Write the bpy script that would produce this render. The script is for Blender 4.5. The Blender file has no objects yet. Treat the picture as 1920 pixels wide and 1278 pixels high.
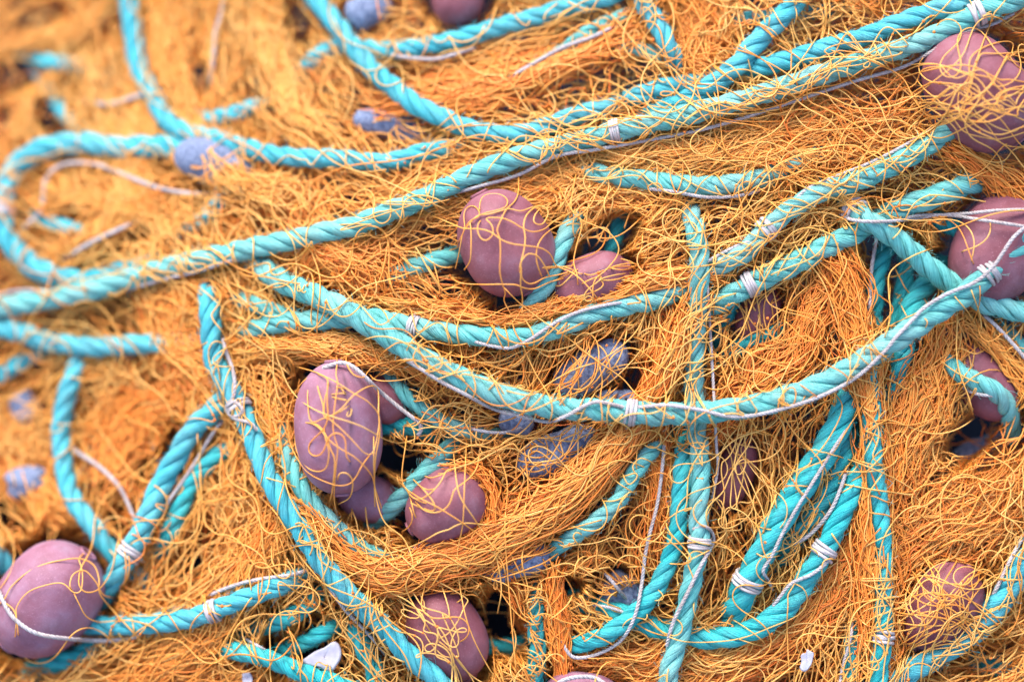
import bpy, math, random
import numpy as np

# ------------------------------------------------------------------ camera, world, light
S = bpy.context.scene
TILT = math.radians(28)
LENS, SENSOR = 85.0, 36.0
W, H = 1920.0, 1278.0
PXM = 4200.0                                  # picture pixels per metre in the plane of focus
D0 = (W / PXM) * LENS / SENSOR
cd = bpy.data.cameras.new('camera'); cam = bpy.data.objects.new('camera', cd)
S.collection.objects.link(cam); S.camera = cam
cd.lens = LENS; cd.sensor_width = SENSOR; cd.clip_start = 0.05; cd.clip_end = 60
FWD = np.array([0, math.sin(TILT), -math.cos(TILT)])
UP = np.array([0, math.cos(TILT), math.sin(TILT)])
RIGHT = np.array([1.0, 0, 0])
CAM = -FWD * D0
cam.location = CAM; cam.rotation_euler = (TILT, 0, 0)
cd.dof.use_dof = True; cd.dof.focus_distance = D0 - 0.004; cd.dof.aperture_fstop = 1.6

SUN_EL, SUN_AZ = math.radians(58), math.radians(-28)      # azimuth measured from +Y, light comes from the upper left
world = bpy.data.worlds.new('World'); S.world = world; world.use_nodes = True
wn = world.node_tree; bg = wn.nodes['Background']
sky = wn.nodes.new('ShaderNodeTexSky'); sky.sky_type = 'NISHITA'; sky.sun_disc = False
sky.sun_elevation = SUN_EL; sky.sun_rotation = SUN_AZ; sky.dust_density = 3.0; sky.air_density = 1.0
wn.links.new(sky.outputs[0], bg.inputs[0]); bg.inputs[1].default_value = 0.15
sl = bpy.data.lights.new('sun', 'SUN'); so = bpy.data.objects.new('sun', sl); S.collection.objects.link(so)
sl.energy = 1.3; sl.angle = math.radians(34); sl.color = (1.0, 0.95, 0.88)
so.rotation_euler = (math.radians(90) - SUN_EL, 0, math.pi - SUN_AZ)
S.view_settings.view_transform = 'Standard'; S.view_settings.look = 'None'
S.view_settings.exposure = 1.66; S.view_settings.gamma = 1; S.view_settings.use_curve_mapping = False
S.cycles.use_denoising = True
S.cycles.max_bounces = 8; S.cycles.diffuse_bounces = 3

rng = np.random.default_rng(7); random.seed(7)
MM = PXM / 1000.0                              # pixels per millimetre

# ------------------------------------------------------------------ the heap's surface
# how far the heap's face lies behind the plane of focus (mm)
DC = np.array([
 (0,0,125),(250,0,105),(500,0,78),(750,0,55),(1000,0,42),(1250,0,30),(1500,0,20),(1750,0,8),(1950,0,2),
 (0,200,112),(250,200,86),(500,200,60),(750,200,38),(1000,200,20),(1250,200,8),(1500,200,2),(1900,200,0),
 (0,400,82),(250,400,56),(500,400,30),(700,400,10),(900,400,3),(1300,400,0),(1900,400,6),
 (0,620,84),(200,620,62),(400,620,28),(600,600,2),(900,600,0),(1500,600,0),(1900,620,8),
 (0,820,84),(200,820,64),(400,820,32),(600,820,0),(900,820,-1),(1500,820,-1),(1900,820,6),
 (0,1050,36),(200,1050,34),(400,1050,20),(600,1050,2),(900,1050,-1),(1500,1050,0),(1900,1050,6),
 (0,1250,30),(200,1250,28),(400,1250,14),(600,1250,6),(900,1250,3),(1500,1250,3),(1900,1250,8)], float)
gx = np.arange(-400, W + 401, 20.0); gy = np.arange(-400, H + 401, 20.0)
GX, GY = np.meshgrid(gx, gy)
d2 = (np.clip(GX, 0, W)[..., None] - DC[:, 0])**2 + (np.clip(GY, 0, H)[..., None] - DC[:, 1])**2
wgt = np.exp(-d2 / (2 * 120.0**2)) + 1e-12
DM = (wgt * DC[:, 2]).sum(-1) / wgt.sum(-1)

def bil(M, x, y, x0, y0, st):
    fx = np.clip((x - x0) / st, 0, M.shape[1] - 1.001); fy = np.clip((y - y0) / st, 0, M.shape[0] - 1.001)
    ix = fx.astype(int); iy = fy.astype(int); tx = fx - ix; ty = fy - iy
    return (M[iy, ix]*(1-tx) + M[iy, ix+1]*tx)*(1-ty) + (M[iy+1, ix]*(1-tx) + M[iy+1, ix+1]*tx)*ty

def place(x, y, h):
    """a point of the heap: over (x, y) of the heap's face, h mm above it"""
    x = np.asarray(x, float); y = np.asarray(y, float); h = np.asarray(h, float)
    D = bil(DM, x, y, -400, -400, 20.0)
    z = D0 + (D - h) * 0.001
    k = SENSOR / LENS / W
    return CAM + z[..., None] * (FWD + ((x - W/2) * k)[..., None] * RIGHT - ((y - H/2) * k)[..., None] * UP)

# ------------------------------------------------------------------ materials
def mat(name):
    m = bpy.data.materials.new(name); m.use_nodes = True
    return m, m.node_tree, m.node_tree.nodes['Principled BSDF']
def nd(t, typ, **kw):
    n = t.nodes.new(typ)
    for k, v in kw.items():
        if k in n.inputs: n.inputs[k].default_value = v
        else: setattr(n, k, v)
    return n
def ramp(t, src, stops):
    r = t.nodes.new('ShaderNodeValToRGB'); e = r.color_ramp.elements
    e[0].position, e[0].color = stops[0][0], (*stops[0][1], 1); e[1].position, e[1].color = stops[-1][0], (*stops[-1][1], 1)
    for p, c in stops[1:-1]:
        x = e.new(p); x.color = (*c, 1)
    t.links.new(src, r.inputs[0]); return r

def twine_mat():
    m, t, b = mat('net_twine')
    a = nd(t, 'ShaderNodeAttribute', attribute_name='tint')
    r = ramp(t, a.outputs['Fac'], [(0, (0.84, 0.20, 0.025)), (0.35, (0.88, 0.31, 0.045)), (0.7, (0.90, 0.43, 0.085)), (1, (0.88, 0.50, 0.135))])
    t.links.new(r.outputs[0], b.inputs['Base Color'])
    b.inputs['Roughness'].default_value = 0.42
    b.inputs['Specular IOR Level'].default_value = 0.45
    tr = nd(t, 'ShaderNodeBsdfTranslucent'); t.links.new(r.outputs[0], tr.inputs['Color'])
    mx = nd(t, 'ShaderNodeMixShader'); mx.inputs[0].default_value = 0.2
    out = t.nodes['Material Output']
    t.links.new(b.outputs[0], mx.inputs[1]); t.links.new(tr.outputs[0], mx.inputs[2]); t.links.new(mx.outputs[0], out.inputs[0])
    return m

def rope_mat(name, c_lo, c_hi, c_dust, dust):
    m, t, b = mat(name)
    uv = nd(t, 'ShaderNodeUVMap', uv_map='fibre')
    mp = nd(t, 'ShaderNodeMapping'); mp.inputs['Scale'].default_value = (90, 2600, 1)
    t.links.new(uv.outputs[0], mp.inputs[0])
    fib = nd(t, 'ShaderNodeTexNoise', Scale=1.0, Detail=4.0, Roughness=0.65); t.links.new(mp.outputs[0], fib.inputs['Vector'])
    tc = nd(t, 'ShaderNodeTexCoord')
    big = nd(t, 'ShaderNodeTexNoise', Scale=38.0, Detail=5.0, Roughness=0.6); t.links.new(tc.outputs['Object'], big.inputs['Vector'])
    r1 = ramp(t, fib.outputs['Fac'], [(0.36, c_lo), (0.58, c_hi)])
    r2 = ramp(t, big.outputs['Fac'], [(0.42, (0, 0, 0)), (0.72, (dust, dust, dust))])
    mx = nd(t, 'ShaderNodeMix', data_type='RGBA')
    t.links.new(r2.outputs[0], mx.inputs[0]); t.links.new(r1.outputs[0], mx.inputs[6]); mx.inputs[7].default_value = (*c_dust, 1)
    gr = nd(t, 'ShaderNodeTexNoise', Scale=75.0, Detail=6.0, Roughness=0.7); t.links.new(tc.outputs['Object'], gr.inputs['Vector'])
    r5 = ramp(t, gr.outputs['Fac'], [(0.5, (0, 0, 0)), (0.75, (0.5, 0.5, 0.5))])
    m5 = nd(t, 'ShaderNodeMix', data_type='RGBA'); m5.inputs[7].default_value = (c_lo[0]*.9 + .03, c_lo[1]*.6, c_lo[2]*.55, 1)
    t.links.new(r5.outputs[0], m5.inputs[0]); t.links.new(mx.outputs[2], m5.inputs[6])
    t.links.new(m5.outputs[2], b.inputs['Base Color'])
    rr = nd(t, 'ShaderNodeMapRange'); rr.inputs[3].default_value = 0.42; rr.inputs[4].default_value = 0.7
    t.links.new(fib.outputs['Fac'], rr.inputs[0]); t.links.new(rr.outputs[0], b.inputs['Roughness'])
    b.inputs['Specular IOR Level'].default_value = 0.4
    bp = nd(t, 'ShaderNodeBump', Strength=1.0, Distance=0.0009)
    t.links.new(fib.outputs['Fac'], bp.inputs['Height']); t.links.new(bp.outputs[0], b.inputs['Normal'])
    return m

def float_mat(name, base, pale, dark):
    m, t, b = mat(name)
    tc = nd(t, 'ShaderNodeTexCoord')
    n1 = nd(t, 'ShaderNodeTexNoise', Scale=70.0, Detail=6.0, Roughness=0.6); t.links.new(tc.outputs['Object'], n1.inputs['Vector'])
    r1 = ramp(t, n1.outputs['Fac'], [(0.3, dark), (0.52, base), (0.75, pale)])
    n2 = nd(t, 'ShaderNodeTexNoise', Scale=1500.0, Detail=2.0); t.links.new(tc.outputs['Object'], n2.inputs['Vector'])
    r2 = ramp(t, n2.outputs['Fac'], [(0.60, (0, 0, 0)), (0.78, (0.55, 0.55, 0.55))])
    mx = nd(t, 'ShaderNodeMix', data_type='RGBA'); mx.inputs[7].default_value = (*[min(1, c*1.55 + .1) for c in base], 1)
    t.links.new(r2.outputs[0], mx.inputs[0]); t.links.new(r1.outputs[0], mx.inputs[6])
    # fine scuffs running round the float
    mp = nd(t, 'ShaderNodeMapping'); mp.inputs['Scale'].default_value = (210, 130, 130); mp.inputs['Rotation'].default_value = (0.3, 0.2, 0.5)
    t.links.new(tc.outputs['Object'], mp.inputs[0])
    n3 = nd(t, 'ShaderNodeTexNoise', Scale=1.0, Detail=7.0, Roughness=0.7); t.links.new(mp.outputs[0], n3.inputs['Vector'])
    r3 = ramp(t, n3.outputs['Fac'], [(0.5, (0, 0, 0)), (0.75, (0.5, 0.5, 0.5))])
    mx2 = nd(t, 'ShaderNodeMix', data_type='RGBA'); mx2.inputs[7].default_value = (base[0]*.62, base[1]*.55, base[2]*.5, 1)
    t.links.new(r3.outputs[0], mx2.inputs[0]); t.links.new(mx.outputs[2], mx2.inputs[6])
    a = nd(t, 'ShaderNodeAttribute', attribute_name='seam')
    mx3 = nd(t, 'ShaderNodeMix', data_type='RGBA'); mx3.inputs[7].default_value = (*[c*0.3 for c in base], 1)
    t.links.new(a.outputs['Fac'], mx3.inputs[0]); t.links.new(mx2.outputs[2], mx3.inputs[6])
    t.links.new(mx3.outputs[2], b.inputs['Base Color'])
    b.inputs['Roughness'].default_value = 0.6; b.inputs['Specular IOR Level'].default_value = 0.35
    b.inputs['Subsurface Weight'].default_value = 0.12; b.inputs['Subsurface Radius'].default_value = (0.004, 0.002, 0.002); b.inputs['Subsurface Scale'].default_value = 1.0
    bp = nd(t, 'ShaderNodeBump', Strength=0.25, Distance=0.0004); t.links.new(n2.outputs['Fac'], bp.inputs['Height'])
    bp2 = nd(t, 'ShaderNodeBump', Strength=0.3, Distance=0.002); t.links.new(n1.outputs['Fac'], bp2.inputs['Height']); t.links.new(bp.outputs[0], bp2.inputs['Normal'])
    t.links.new(bp2.outputs[0], b.inputs['Normal'])
    return m

def simple_mat(name, lo, hi, sc, rough, bump=0.3, dist=0.0008, det=5.0, a=0.35, z=0.65):
    m, t, b = mat(name)
    tc = nd(t, 'ShaderNodeTexCoord')
    n = nd(t, 'ShaderNodeTexNoise', Scale=sc, Detail=det, Roughness=0.65); t.links.new(tc.outputs['Object'], n.inputs['Vector'])
    r = ramp(t, n.outputs['Fac'], [(a, lo), (z, hi)]); t.links.new(r.outputs[0], b.inputs['Base Color'])
    b.inputs['Roughness'].default_value = rough
    bp = nd(t, 'ShaderNodeBump', Strength=bump, Distance=dist); t.links.new(n.outputs['Fac'], bp.inputs['Height']); t.links.new(bp.outputs[0], b.inputs['Normal'])
    return m

M_TW = twine_mat()
M_PALE = rope_mat('faded_skylit_rope_fibre', (0.05, 0.28, 0.27), (0.15, 0.53, 0.49), (0.34, 0.54, 0.50), 0.6)  # paler tone holds both fading and sky light painted into the colour
M_TEAL = rope_mat('fresh_rope_fibre', (0.008, 0.25, 0.28), (0.025, 0.50, 0.50), (0.14, 0.50, 0.50), 0.4)  # newer rope tone, without the painted sky light
M_BLUE = rope_mat('blue_rope_fibre', (0.025, 0.27, 0.33), (0.065, 0.48, 0.54), (0.21, 0.49, 0.52), 0.5)
M_CORD = rope_mat('white_cord_fibre', (0.36, 0.33, 0.32), (0.56, 0.51, 0.52), (0.42, 0.34, 0.31), 0.65)
M_FL = [float_mat('mauve_float_plastic', (0.235, 0.082, 0.105), (0.29, 0.145, 0.18), (0.18, 0.05, 0.065)),
        float_mat('lilac_float_plastic', (0.275, 0.125, 0.18), (0.31, 0.195, 0.265), (0.215, 0.075, 0.105)),
        float_mat('rosy_float_plastic', (0.215, 0.068, 0.088), (0.27, 0.115, 0.145), (0.16, 0.043, 0.055))]
M_SEAM = simple_mat('dark_mould_line', (0.10, 0.045, 0.08), (0.24, 0.12, 0.18), 500.0, 0.7)
M_SINK = simple_mat('blue_grey_sinker', (0.06, 0.085, 0.16), (0.25, 0.30, 0.43), 620.0, 0.8, 0.6, 0.0007)
M_SHELL = simple_mat('white_chip', (0.30, 0.29, 0.37), (0.46, 0.45, 0.51), 130.0, 0.7)
M_GR = simple_mat('gap_shade_ground', (0.002, 0.004, 0.009), (0.008, 0.012, 0.022), 30.0, 0.9, 0.6, 0.004)  # near-black colour carries the shade of the heap's deep gaps

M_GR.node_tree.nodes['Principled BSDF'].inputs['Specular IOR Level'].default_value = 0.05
# ------------------------------------------------------------------ mesh helpers
COL = S.collection
def link_mesh(name, V, F, m, uv=None, tint=None, parent=None, attr='tint', origin=None):
    V = np.asarray(V, np.float64); F = np.asarray(F, np.int32)
    o0 = V.mean(0) if origin is None else np.asarray(origin)
    me = bpy.data.meshes.new(name)
    n = F.shape[1]
    me.vertices.add(len(V)); me.vertices.foreach_set('co', (V - o0).astype(np.float32).ravel())
    me.loops.add(F.size); me.loops.foreach_set('vertex_index', F.ravel())
    me.polygons.add(len(F)); me.polygons.foreach_set('loop_start', np.arange(0, F.size, n, dtype=np.int32))
    me.polygons.foreach_set('use_smooth', np.ones(len(F), bool))
    if uv is not None:
        u = me.uv_layers.new(name='fibre'); u.data.foreach_set('uv', np.asarray(uv, np.float32)[F.ravel()].ravel())
    if tint is not None:
        a = me.attributes.new(attr, 'FLOAT', 'POINT'); a.data.foreach_set('value', np.asarray(tint, np.float32))
    me.update(calc_edges=True); me.validate()
    me.materials.append(m)
    ob = bpy.data.objects.new(name, me); COL.objects.link(ob)
    ob.location = o0
    if parent is not None:
        ob.parent = parent; ob.location = o0 - np.array(parent.location)
    return ob

def tag(o, label, cat, group=None, kind=None):
    o['label'] = label
    if cat: o['category'] = cat
    if group: o['group'] = group
    if kind: o['kind'] = kind
    return o

def frames(P):
    """side and normal vectors along polylines P[..., K, 3]"""
    T = np.gradient(P, axis=-2); T /= np.linalg.norm(T, axis=-1, keepdims=True) + 1e-12
    A = np.cross(T, FWD); n = np.linalg.norm(A, axis=-1, keepdims=True)
    A = np.where(n > 0.05, A, RIGHT); A /= np.linalg.norm(A, axis=-1, keepdims=True)
    B = np.cross(A, T); B /= np.linalg.norm(B, axis=-1, keepdims=True) + 1e-12
    return T, A, B

class Tubes:
    """collects thin tubes and builds them as one mesh"""
    def __init__(s): s.V = []; s.F = []; s.t = []; s.n = 0
    def add(s, P, r, tint, sides=4):
        # P [M, K, 3], r [M] metres, tint [M]
        M, K = P.shape[:2]
        T, A, B = frames(P)
        a = np.arange(sides) * 2 * math.pi / sides + 0.4
        R = np.broadcast_to(np.asarray(r), (M,))[:, None, None, None]
        V = P[:, :, None] + R * (A[:, :, None] * np.cos(a)[:, None] + B[:, :, None] * np.sin(a)[:, None])
        idx = np.arange(M * K * sides).reshape(M, K, sides) + s.n
        nx = np.roll(idx, -1, axis=2)
        F = np.stack([idx[:, :-1], nx[:, :-1], nx[:, 1:], idx[:, 1:]], -1).reshape(-1, 4)
        s.V.append(V.reshape(-1, 3)); s.F.append(F)
        s.t.append(np.repeat(np.broadcast_to(np.asarray(tint, float), (M,)), K * sides)); s.n += M * K * sides
    def knots(s, C, r, tint):
        """little pulled-tight knots: squashed rounded cubes made of quads"""
        M = len(C)
        c = np.array([(x, y, z) for x in (-1, 1) for y in (-1, 1) for z in (-1, 1)], float) * 0.62
        q = np.array([(0,1,3,2),(4,6,7,5),(0,4,5,1),(2,3,7,6),(0,2,6,4),(1,5,7,3)])
        rot = rng.normal(size=(M, 3, 3)); rot, _ = np.linalg.qr(rot)
        sc = r * rng.uniform(0.8, 1.5, (M, 1, 3))
        V = C[:, None] + np.einsum('mij,mkj->mki', rot, c[None] * sc)
        s.V.append(V.reshape(-1, 3)); s.F.append((q[None] + (np.arange(M) * 8)[:, None, None] + s.n).reshape(-1, 4))
        s.t.append(np.repeat(tint, 8)); s.n += M * 8
    def build(s, name, m, parent=None):
        return link_mesh(name, np.concatenate(s.V), np.concatenate(s.F), m, tint=np.concatenate(s.t), parent=parent)

def spline(pts, step):
    """Catmull-Rom through pts (x, y, ...) resampled about every step pixels"""
    P = np.array(pts, float)
    P = np.vstack([2*P[0] - P[1], P, 2*P[-1] - P[-2]])
    out = []
    for i in range(1, len(P) - 2):
        n = max(2, int(np.hypot(*(P[i+1, :2] - P[i, :2])) / 3))
        t = np.linspace(0, 1, n, endpoint=False)[:, None]
        a, b, c, d = P[i-1], P[i], P[i+1], P[i+2]
        out.append(0.5 * (2*b + (c - a)*t + (2*a - 5*b + 4*c - d)*t*t + (3*b - a - 3*c + d)*t**3))
    Q = np.vstack(out + [P[-2][None]])
    L = np.r_[0, np.cumsum(np.hypot(*np.diff(Q[:, :2], axis=0).T))]
    n = max(4, int(L[-1] / step) + 1); s = np.linspace(0, L[-1], n)
    return np.stack([np.interp(s, L, Q[:, k]) for k in range(Q.shape[1])], 1)

def smooth1(a, n):
    for _ in range(n):
        b = a.copy(); b[1:-1] = (a[:-2] + 2*a[1:-1] + a[2:]) / 4; a = b
    return a

# ------------------------------------------------------------------ ground
g = place(np.array([0.]), np.array([0.]), np.array([0.]))
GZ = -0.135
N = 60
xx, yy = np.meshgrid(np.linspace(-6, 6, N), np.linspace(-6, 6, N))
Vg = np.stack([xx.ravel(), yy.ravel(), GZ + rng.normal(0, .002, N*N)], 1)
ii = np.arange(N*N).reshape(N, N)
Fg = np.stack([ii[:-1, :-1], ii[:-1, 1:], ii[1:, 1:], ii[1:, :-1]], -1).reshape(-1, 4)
o = link_mesh('ground', Vg, Fg, M_GR); tag(o, 'ground painted shade-dark, seen through gaps in the net heap', 'ground', kind='structure')

# ------------------------------------------------------------------ ropes
# (label, colour, half width px, cover strands, points (x, y, height mm)...)
ROPES = [
 ('long faded turquoise rope running diagonally across the whole heap to the upper right corner', 'P', 19, 24,
  [(-60,590,5),(0,577,5),(86,561,5),(172,543,5),(241,523,5),(344,492,5),(413,478,5),(482,463,4),(560,447,4),(620,432,4),(664,424,5),(733,396,6),(795,372,6),(871,334,6),(957,300,6),(1043,275,6),(1112,258,6),(1153,246,6),(1260,222,6),(1329,205,6),(1432,176,6),(1535,141,6),(1639,107,7),(1742,72,8),(1828,28,9),(1897,3,8),(1980,-30,8)]),
 ('thick turquoise rope hanging in one wide U across the middle, on top of everything', 'P', 21, 6,
  [(440,470,-4),(490,500,-2),(534,530,2),(585,551,6),(647,582,9),(716,623,11),(785,668,12),(871,713,12),(957,747,12),(1043,764,12),(1146,770,12),(1233,776,12),(1329,772,12),(1432,757,12),(1535,723,12),(1604,684,12),(1690,630,13),(1759,582,13),(1811,551,13),(1852,513,12),(1914,458,12),(1990,385,12)]),
 ('turquoise rope dipping below the big central float then climbing to the upper right float', 'P', 18, 10,
  [(430,632,2),(520,606,2),(600,600,2),(680,596,1),(716,598,1),(775,613,3),(837,623,4),(905,630,5),(974,633,5),(1043,616,5),(1112,589,4),(1181,571,3),(1233,561,2),(1290,534,1),(1346,499,5),(1398,472,6),(1436,430,6),(1484,392,6),(1535,362,6),(1604,341,6),(1673,310,6),(1742,272,5),(1800,228,2),(1850,190,-6)]),
 ('turquoise rope rising from the orange bunch to the pair of white cords at right', 'P', 20, 5,
  [(1290,600,-1),(1340,572,2),(1405,534,4),(1449,513,5),(1501,489,5),(1553,461,4),(1604,437,1),(1673,397,2),(1742,372,2),(1811,348,2),(1880,325,-3)]),
 ('turquoise rope running down right from a white lashing to pass under the U rope', 'P', 20, 2,
  [(1555,362,-2),(1597,388,4),(1625,412,6),(1662,435,6),(1703,467,6),(1743,502,5),(1785,532,3),(1845,567,4),(1886,577,4),(1940,590,4)]),
 ('faded rope hanging straight down right of centre beside a thin white cord', 'P', 18, 8,
  [(1287,360,-3),(1292,385,2),(1301,420,4),(1311,472,5),(1312,523,5),(1308,592,4),(1302,661,3),(1301,730,1),(1306,799,1),(1312,850,4),(1313,890,5),(1310,976,6),(1312,1014,6),(1303,1062,6),(1288,1131,6),(1275,1190,6),(1258,1244,6),(1240,1320,6)]),
 ('vivid teal rope curving from behind the vertical rope down to bottom centre', 'T', 17, 6,
  [(1285,800,-3),(1282,855,0),(1275,941,1),(1267,1010,1),(1243,1079,1),(1215,1124,2),(1181,1158,2),(1129,1193,2),(1071,1210,0),(1030,1215,-5)]),
 ('thickest vivid teal rope slanting down left to a white lashing', 'T', 25, 3,
  [(1625,660,-6),(1605,710,-4),(1585,765,0),(1558,825,3),(1530,870,4),(1490,930,5),(1455,985,5),(1425,1045,4),(1403,1088,3),(1385,1130,1),(1360,1185,-3)]),
 ('vivid teal rope tucked against the right side of the thickest teal rope', 'T', 18, 4,
  [(1600,760,-6),(1588,830,-4),(1565,900,-3),(1530,960,-3),(1490,1010,-4),(1445,1075,-5)]),
 ('vivid teal rope sweeping in a bow beneath the thick teal rope, white lashing on it', 'T', 20, 4,
  [(1632,780,-6),(1625,850,-3),(1604,907,2),(1577,965,4),(1546,1031,4),(1515,1079,4),(1480,1131,4),(1439,1165,4),(1398,1186,3),(1346,1196,1),(1300,1193,-2),(1242,1180,-3),(1212,1169,-4),(1161,1151,-6),(1121,1141,-6),(1075,1118,-8)]),
 ('bright rope crossing the lower right corner below a float', 'B', 22, 8,
  [(1985,950,4),(1950,1010,4),(1920,1058,4),(1880,1120,4),(1828,1182,4),(1759,1227,4),(1701,1262,3),(1640,1310,3)]),
 ('teal rope threaded inside the vertical orange net bunch at right', 'T', 17, 22,
  [(1605,560,-3),(1622,627,2),(1632,730,4),(1635,799,5),(1637,855,6),(1646,924,6),(1653,993,6),(1656,1070,5),(1656,1148,7),(1656,1193,8),(1649,1251,7),(1640,1310,6)]),
 ('short teal rope length hanging at the bottom left of the vertical orange bunch', 'T', 17, 10,
  [(1597,1110,-8),(1598,1160,-4),(1600,1217,-2),(1588,1290,-2)]),
 ('shaded teal rope standing behind a taut white cord right of centre', 'T', 17, 2,
  [(1685,420,-14),(1660,472,-12),(1643,520,-11),(1638,570,-11),(1636,640,-12),(1645,720,-15)]),
 ('shaded teal rope hanging between two crossing ropes at right', 'T', 16, 5,
  [(1705,440,-16),(1700,480,-15),(1697,516,-14),(1688,575,-14),(1672,650,-15),(1655,730,-18)]),
 ('teal rope emerging from under the crossing at right and running down left', 'T', 20, 4,
  [(1765,490,-8),(1735,535,-6),(1708,578,-5),(1697,640,-5),(1687,690,-5),(1668,750,-6),(1655,815,-7)]),
 ('dark teal rope stub beside the right hand float', 'T', 17, 2,
  [(1690,392,-7),(1725,400,-7),(1765,415,-8),(1810,440,-9),(1860,475,-12)]),
 ('faded rope leaving the right edge under the fanned net', 'P', 17, 8,
  [(1835,572,-7),(1870,612,-6),(1920,655,-6),(1985,715,-6)]),
 ('short faded rope length lying over a shaded float at right', 'P', 17, 8,
  [(1740,640,-6),(1792,692,3),(1836,718,5),(1868,735,4),(1890,765,0),(1900,820,-8)]),
 ('vivid turquoise rope coming down from the top edge right of centre', 'B', 19, 4,
  [(1520,-40,5),(1487,10,5),(1453,45,5),(1415,83,4),(1388,118,3),(1350,150,1),(1305,178,2),(1260,200,1),(1220,215,0),(1160,235,-4)]),
 ('turquoise rope parallel above the long diagonal rope at upper right', 'B', 18, 5,
  [(1890,-30,5),(1811,3,5),(1742,24,5),(1673,48,5),(1622,69,4),(1563,86,4),(1501,107,3),(1432,124,2),(1363,140,0),(1294,157,-1),(1233,168,-1),(1181,186,-1),(1110,207,-4),(1040,235,-6)]),
 ('bright rope slanting down from top centre and flattening into the net', 'B', 18, 14,
  [(560,-50,3),(600,8,4),(630,45,4),(664,90,4),(699,131,4),(740,165,4),(778,196,4),(830,220,3),(878,241,2),(940,252,1),(992,248,1),(1043,231,2),(1090,215,1),(1150,202,0),(1230,190,-4)]),
 ('turquoise rope sagging along the top edge left of the pink float', 'B', 17, 12,
  [(1170,-20,0),(1112,3,0),(1060,14,0),(1009,31,0),(957,45,0),(905,60,0),(837,79,0),(768,90,0),(716,94,-1),(660,88,-5),(620,90,-5),(568,131,-6),(530,165,-9)]),
 ('netted pale rope beside a white cord in the top middle', 'P', 15, 20,
  [(1240,12,-3),(1181,28,-2),(1112,57,-1),(1060,96,-1),(1009,127,-1),(957,165,-1),(920,185,-3)]),
 ('short turquoise rope dropping from the top edge onto the parallel ropes', 'B', 17, 3,
  [(1195,-30,5),(1208,7,5),(1236,52,5),(1257,96,4),(1272,134,2),(1285,165,-3)]),
 ('blurred pale rope crossing behind the netting along the top right', 'B', 14, 18,
  [(1190,45,-8),(1262,58,-8),(1310,48,-8),(1363,42,-8),(1432,31,-8),(1510,25,-8),(1590,15,-9)]),
 ('blurred bright blue rope coming down the upper left then bending right', 'B', 17, 14,
  [(228,-60,5),(241,0,5),(248,52,5),(262,131,5),(290,183,5),(312,224,5),(350,248,4),(396,258,3),(448,272,2),(517,291,2),(585,297,2),(637,297,2),(682,303,1),(733,303,0),(785,288,-2),(837,279,-3),(910,272,-5)]),
 ('blurred pale rope making an open loop on the left edge', 'B', 20, 10,
  [(440,300,-5),(400,292,-1),(344,280,2),(293,274,3),(220,276,3),(160,268,3),(110,272,4),(69,284,4),(31,312,4),(12,350,4),(5,400,4),(10,440,4),(31,468,4),(62,499,4),(114,520,3),(172,526,1),(224,512,-2),(290,492,-3),(350,466,-5)]),
 ('thin blurred rope buried in netting at upper left', 'B', 13, 12,
  [(60,120,-8),(86,160,-6),(120,213,-4),(155,248,-4),(195,280,-6)]),
 ('grey green rope stub poking down beneath a blue grey sinker', 'B', 15, 6,
  [(445,310,-6),(422,350,-4),(402,392,-4),(350,435,-6),(300,470,-8)]),
 ('blurred rope entering from the left edge below the diagonal rope', 'B', 18, 8,
  [(-60,600,3),(0,613,4),(52,627,4),(86,640,4),(130,646,3),(172,650,3),(220,647,1),(275,644,0),(330,640,-2),(400,632,-5),(460,630,-8)]),
 ('bright blurred rope standing upright near the left edge and curving to the float', 'B', 17, 3,
  [(160,625,-2),(150,665,2),(140,700,4),(125,740,5),(114,799,5),(117,850,5),(126,907,4),(145,948,3),(172,983,2),(200,1024,-2),(230,1055,-5),(266,1086,-4),(290,1125,-4)]),
 ('straight turquoise rope leaning up to the right at lower left with one white lashing', 'B', 20, 2,
  [(460,700,-4),(430,738,2),(406,764,4),(362,805,6),(335,850,7),(303,907,7),(280,962,7),(258,1010,7),(234,1051,7),(207,1093,6),(185,1130,2)]),
 ('turquoise rope descending in one long curve from left of centre to bottom middle', 'B', 19, 8,
  [(388,505,-4),(389,530,2),(393,575,7),(396,627,8),(403,678,8),(423,715,8),(444,751,8),(461,788,8),(479,833,8),(503,893,9),(530,941,9),(565,996,9),(596,1045,9),(630,1087,9),(664,1124,9),(706,1163,9),(750,1210,9),(785,1244,9),(823,1277,8),(870,1330,8)]),
 ('netted rope running close beside the large mauve float and under the curved bunch', 'P', 17, 26,
  [(500,720,-6),(512,760,-4),(528,815,-2),(540,860,0),(560,905,2),(587,945,2),(620,980,2),(650,1010,2),(690,1036,1),(730,1052,0),(790,1060,-3)]),
 ('turquoise rope passing behind the central float to its lower right', 'P', 17, 3,
  [(1095,350,-6),(1090,379,-4),(1076,415,-2),(1058,448,0),(1043,490,1),(1024,533,1),(1000,568,-1),(975,610,-5),(957,655,-7),(930,700,-8)]),
 ('turquoise rope half buried left of the central float', 'P', 16, 9,
  [(890,460,-8),(860,476,-5),(819,487,-4),(768,503,-5),(710,528,-6),(650,545,-8)]),
 ('dark rope stub in the gap above the small central float', 'T', 14, 1,
  [(1170,380,-16),(1158,430,-15),(1142,480,-16),(1115,530,-20)]),
 ('turquoise rope veiled by loops of net above the vertical rope', 'P', 18, 20,
  [(1030,300,-6),(1080,315,-3),(1146,330,-1),(1215,338,0),(1260,345,1),(1329,349,1),(1398,341,0),(1450,325,-3),(1510,298,-4),(1580,275,-6),(1640,262,-9)]),
 ('turquoise rope running right from the lower left float with a white lashing', 'B', 18, 4,
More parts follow.
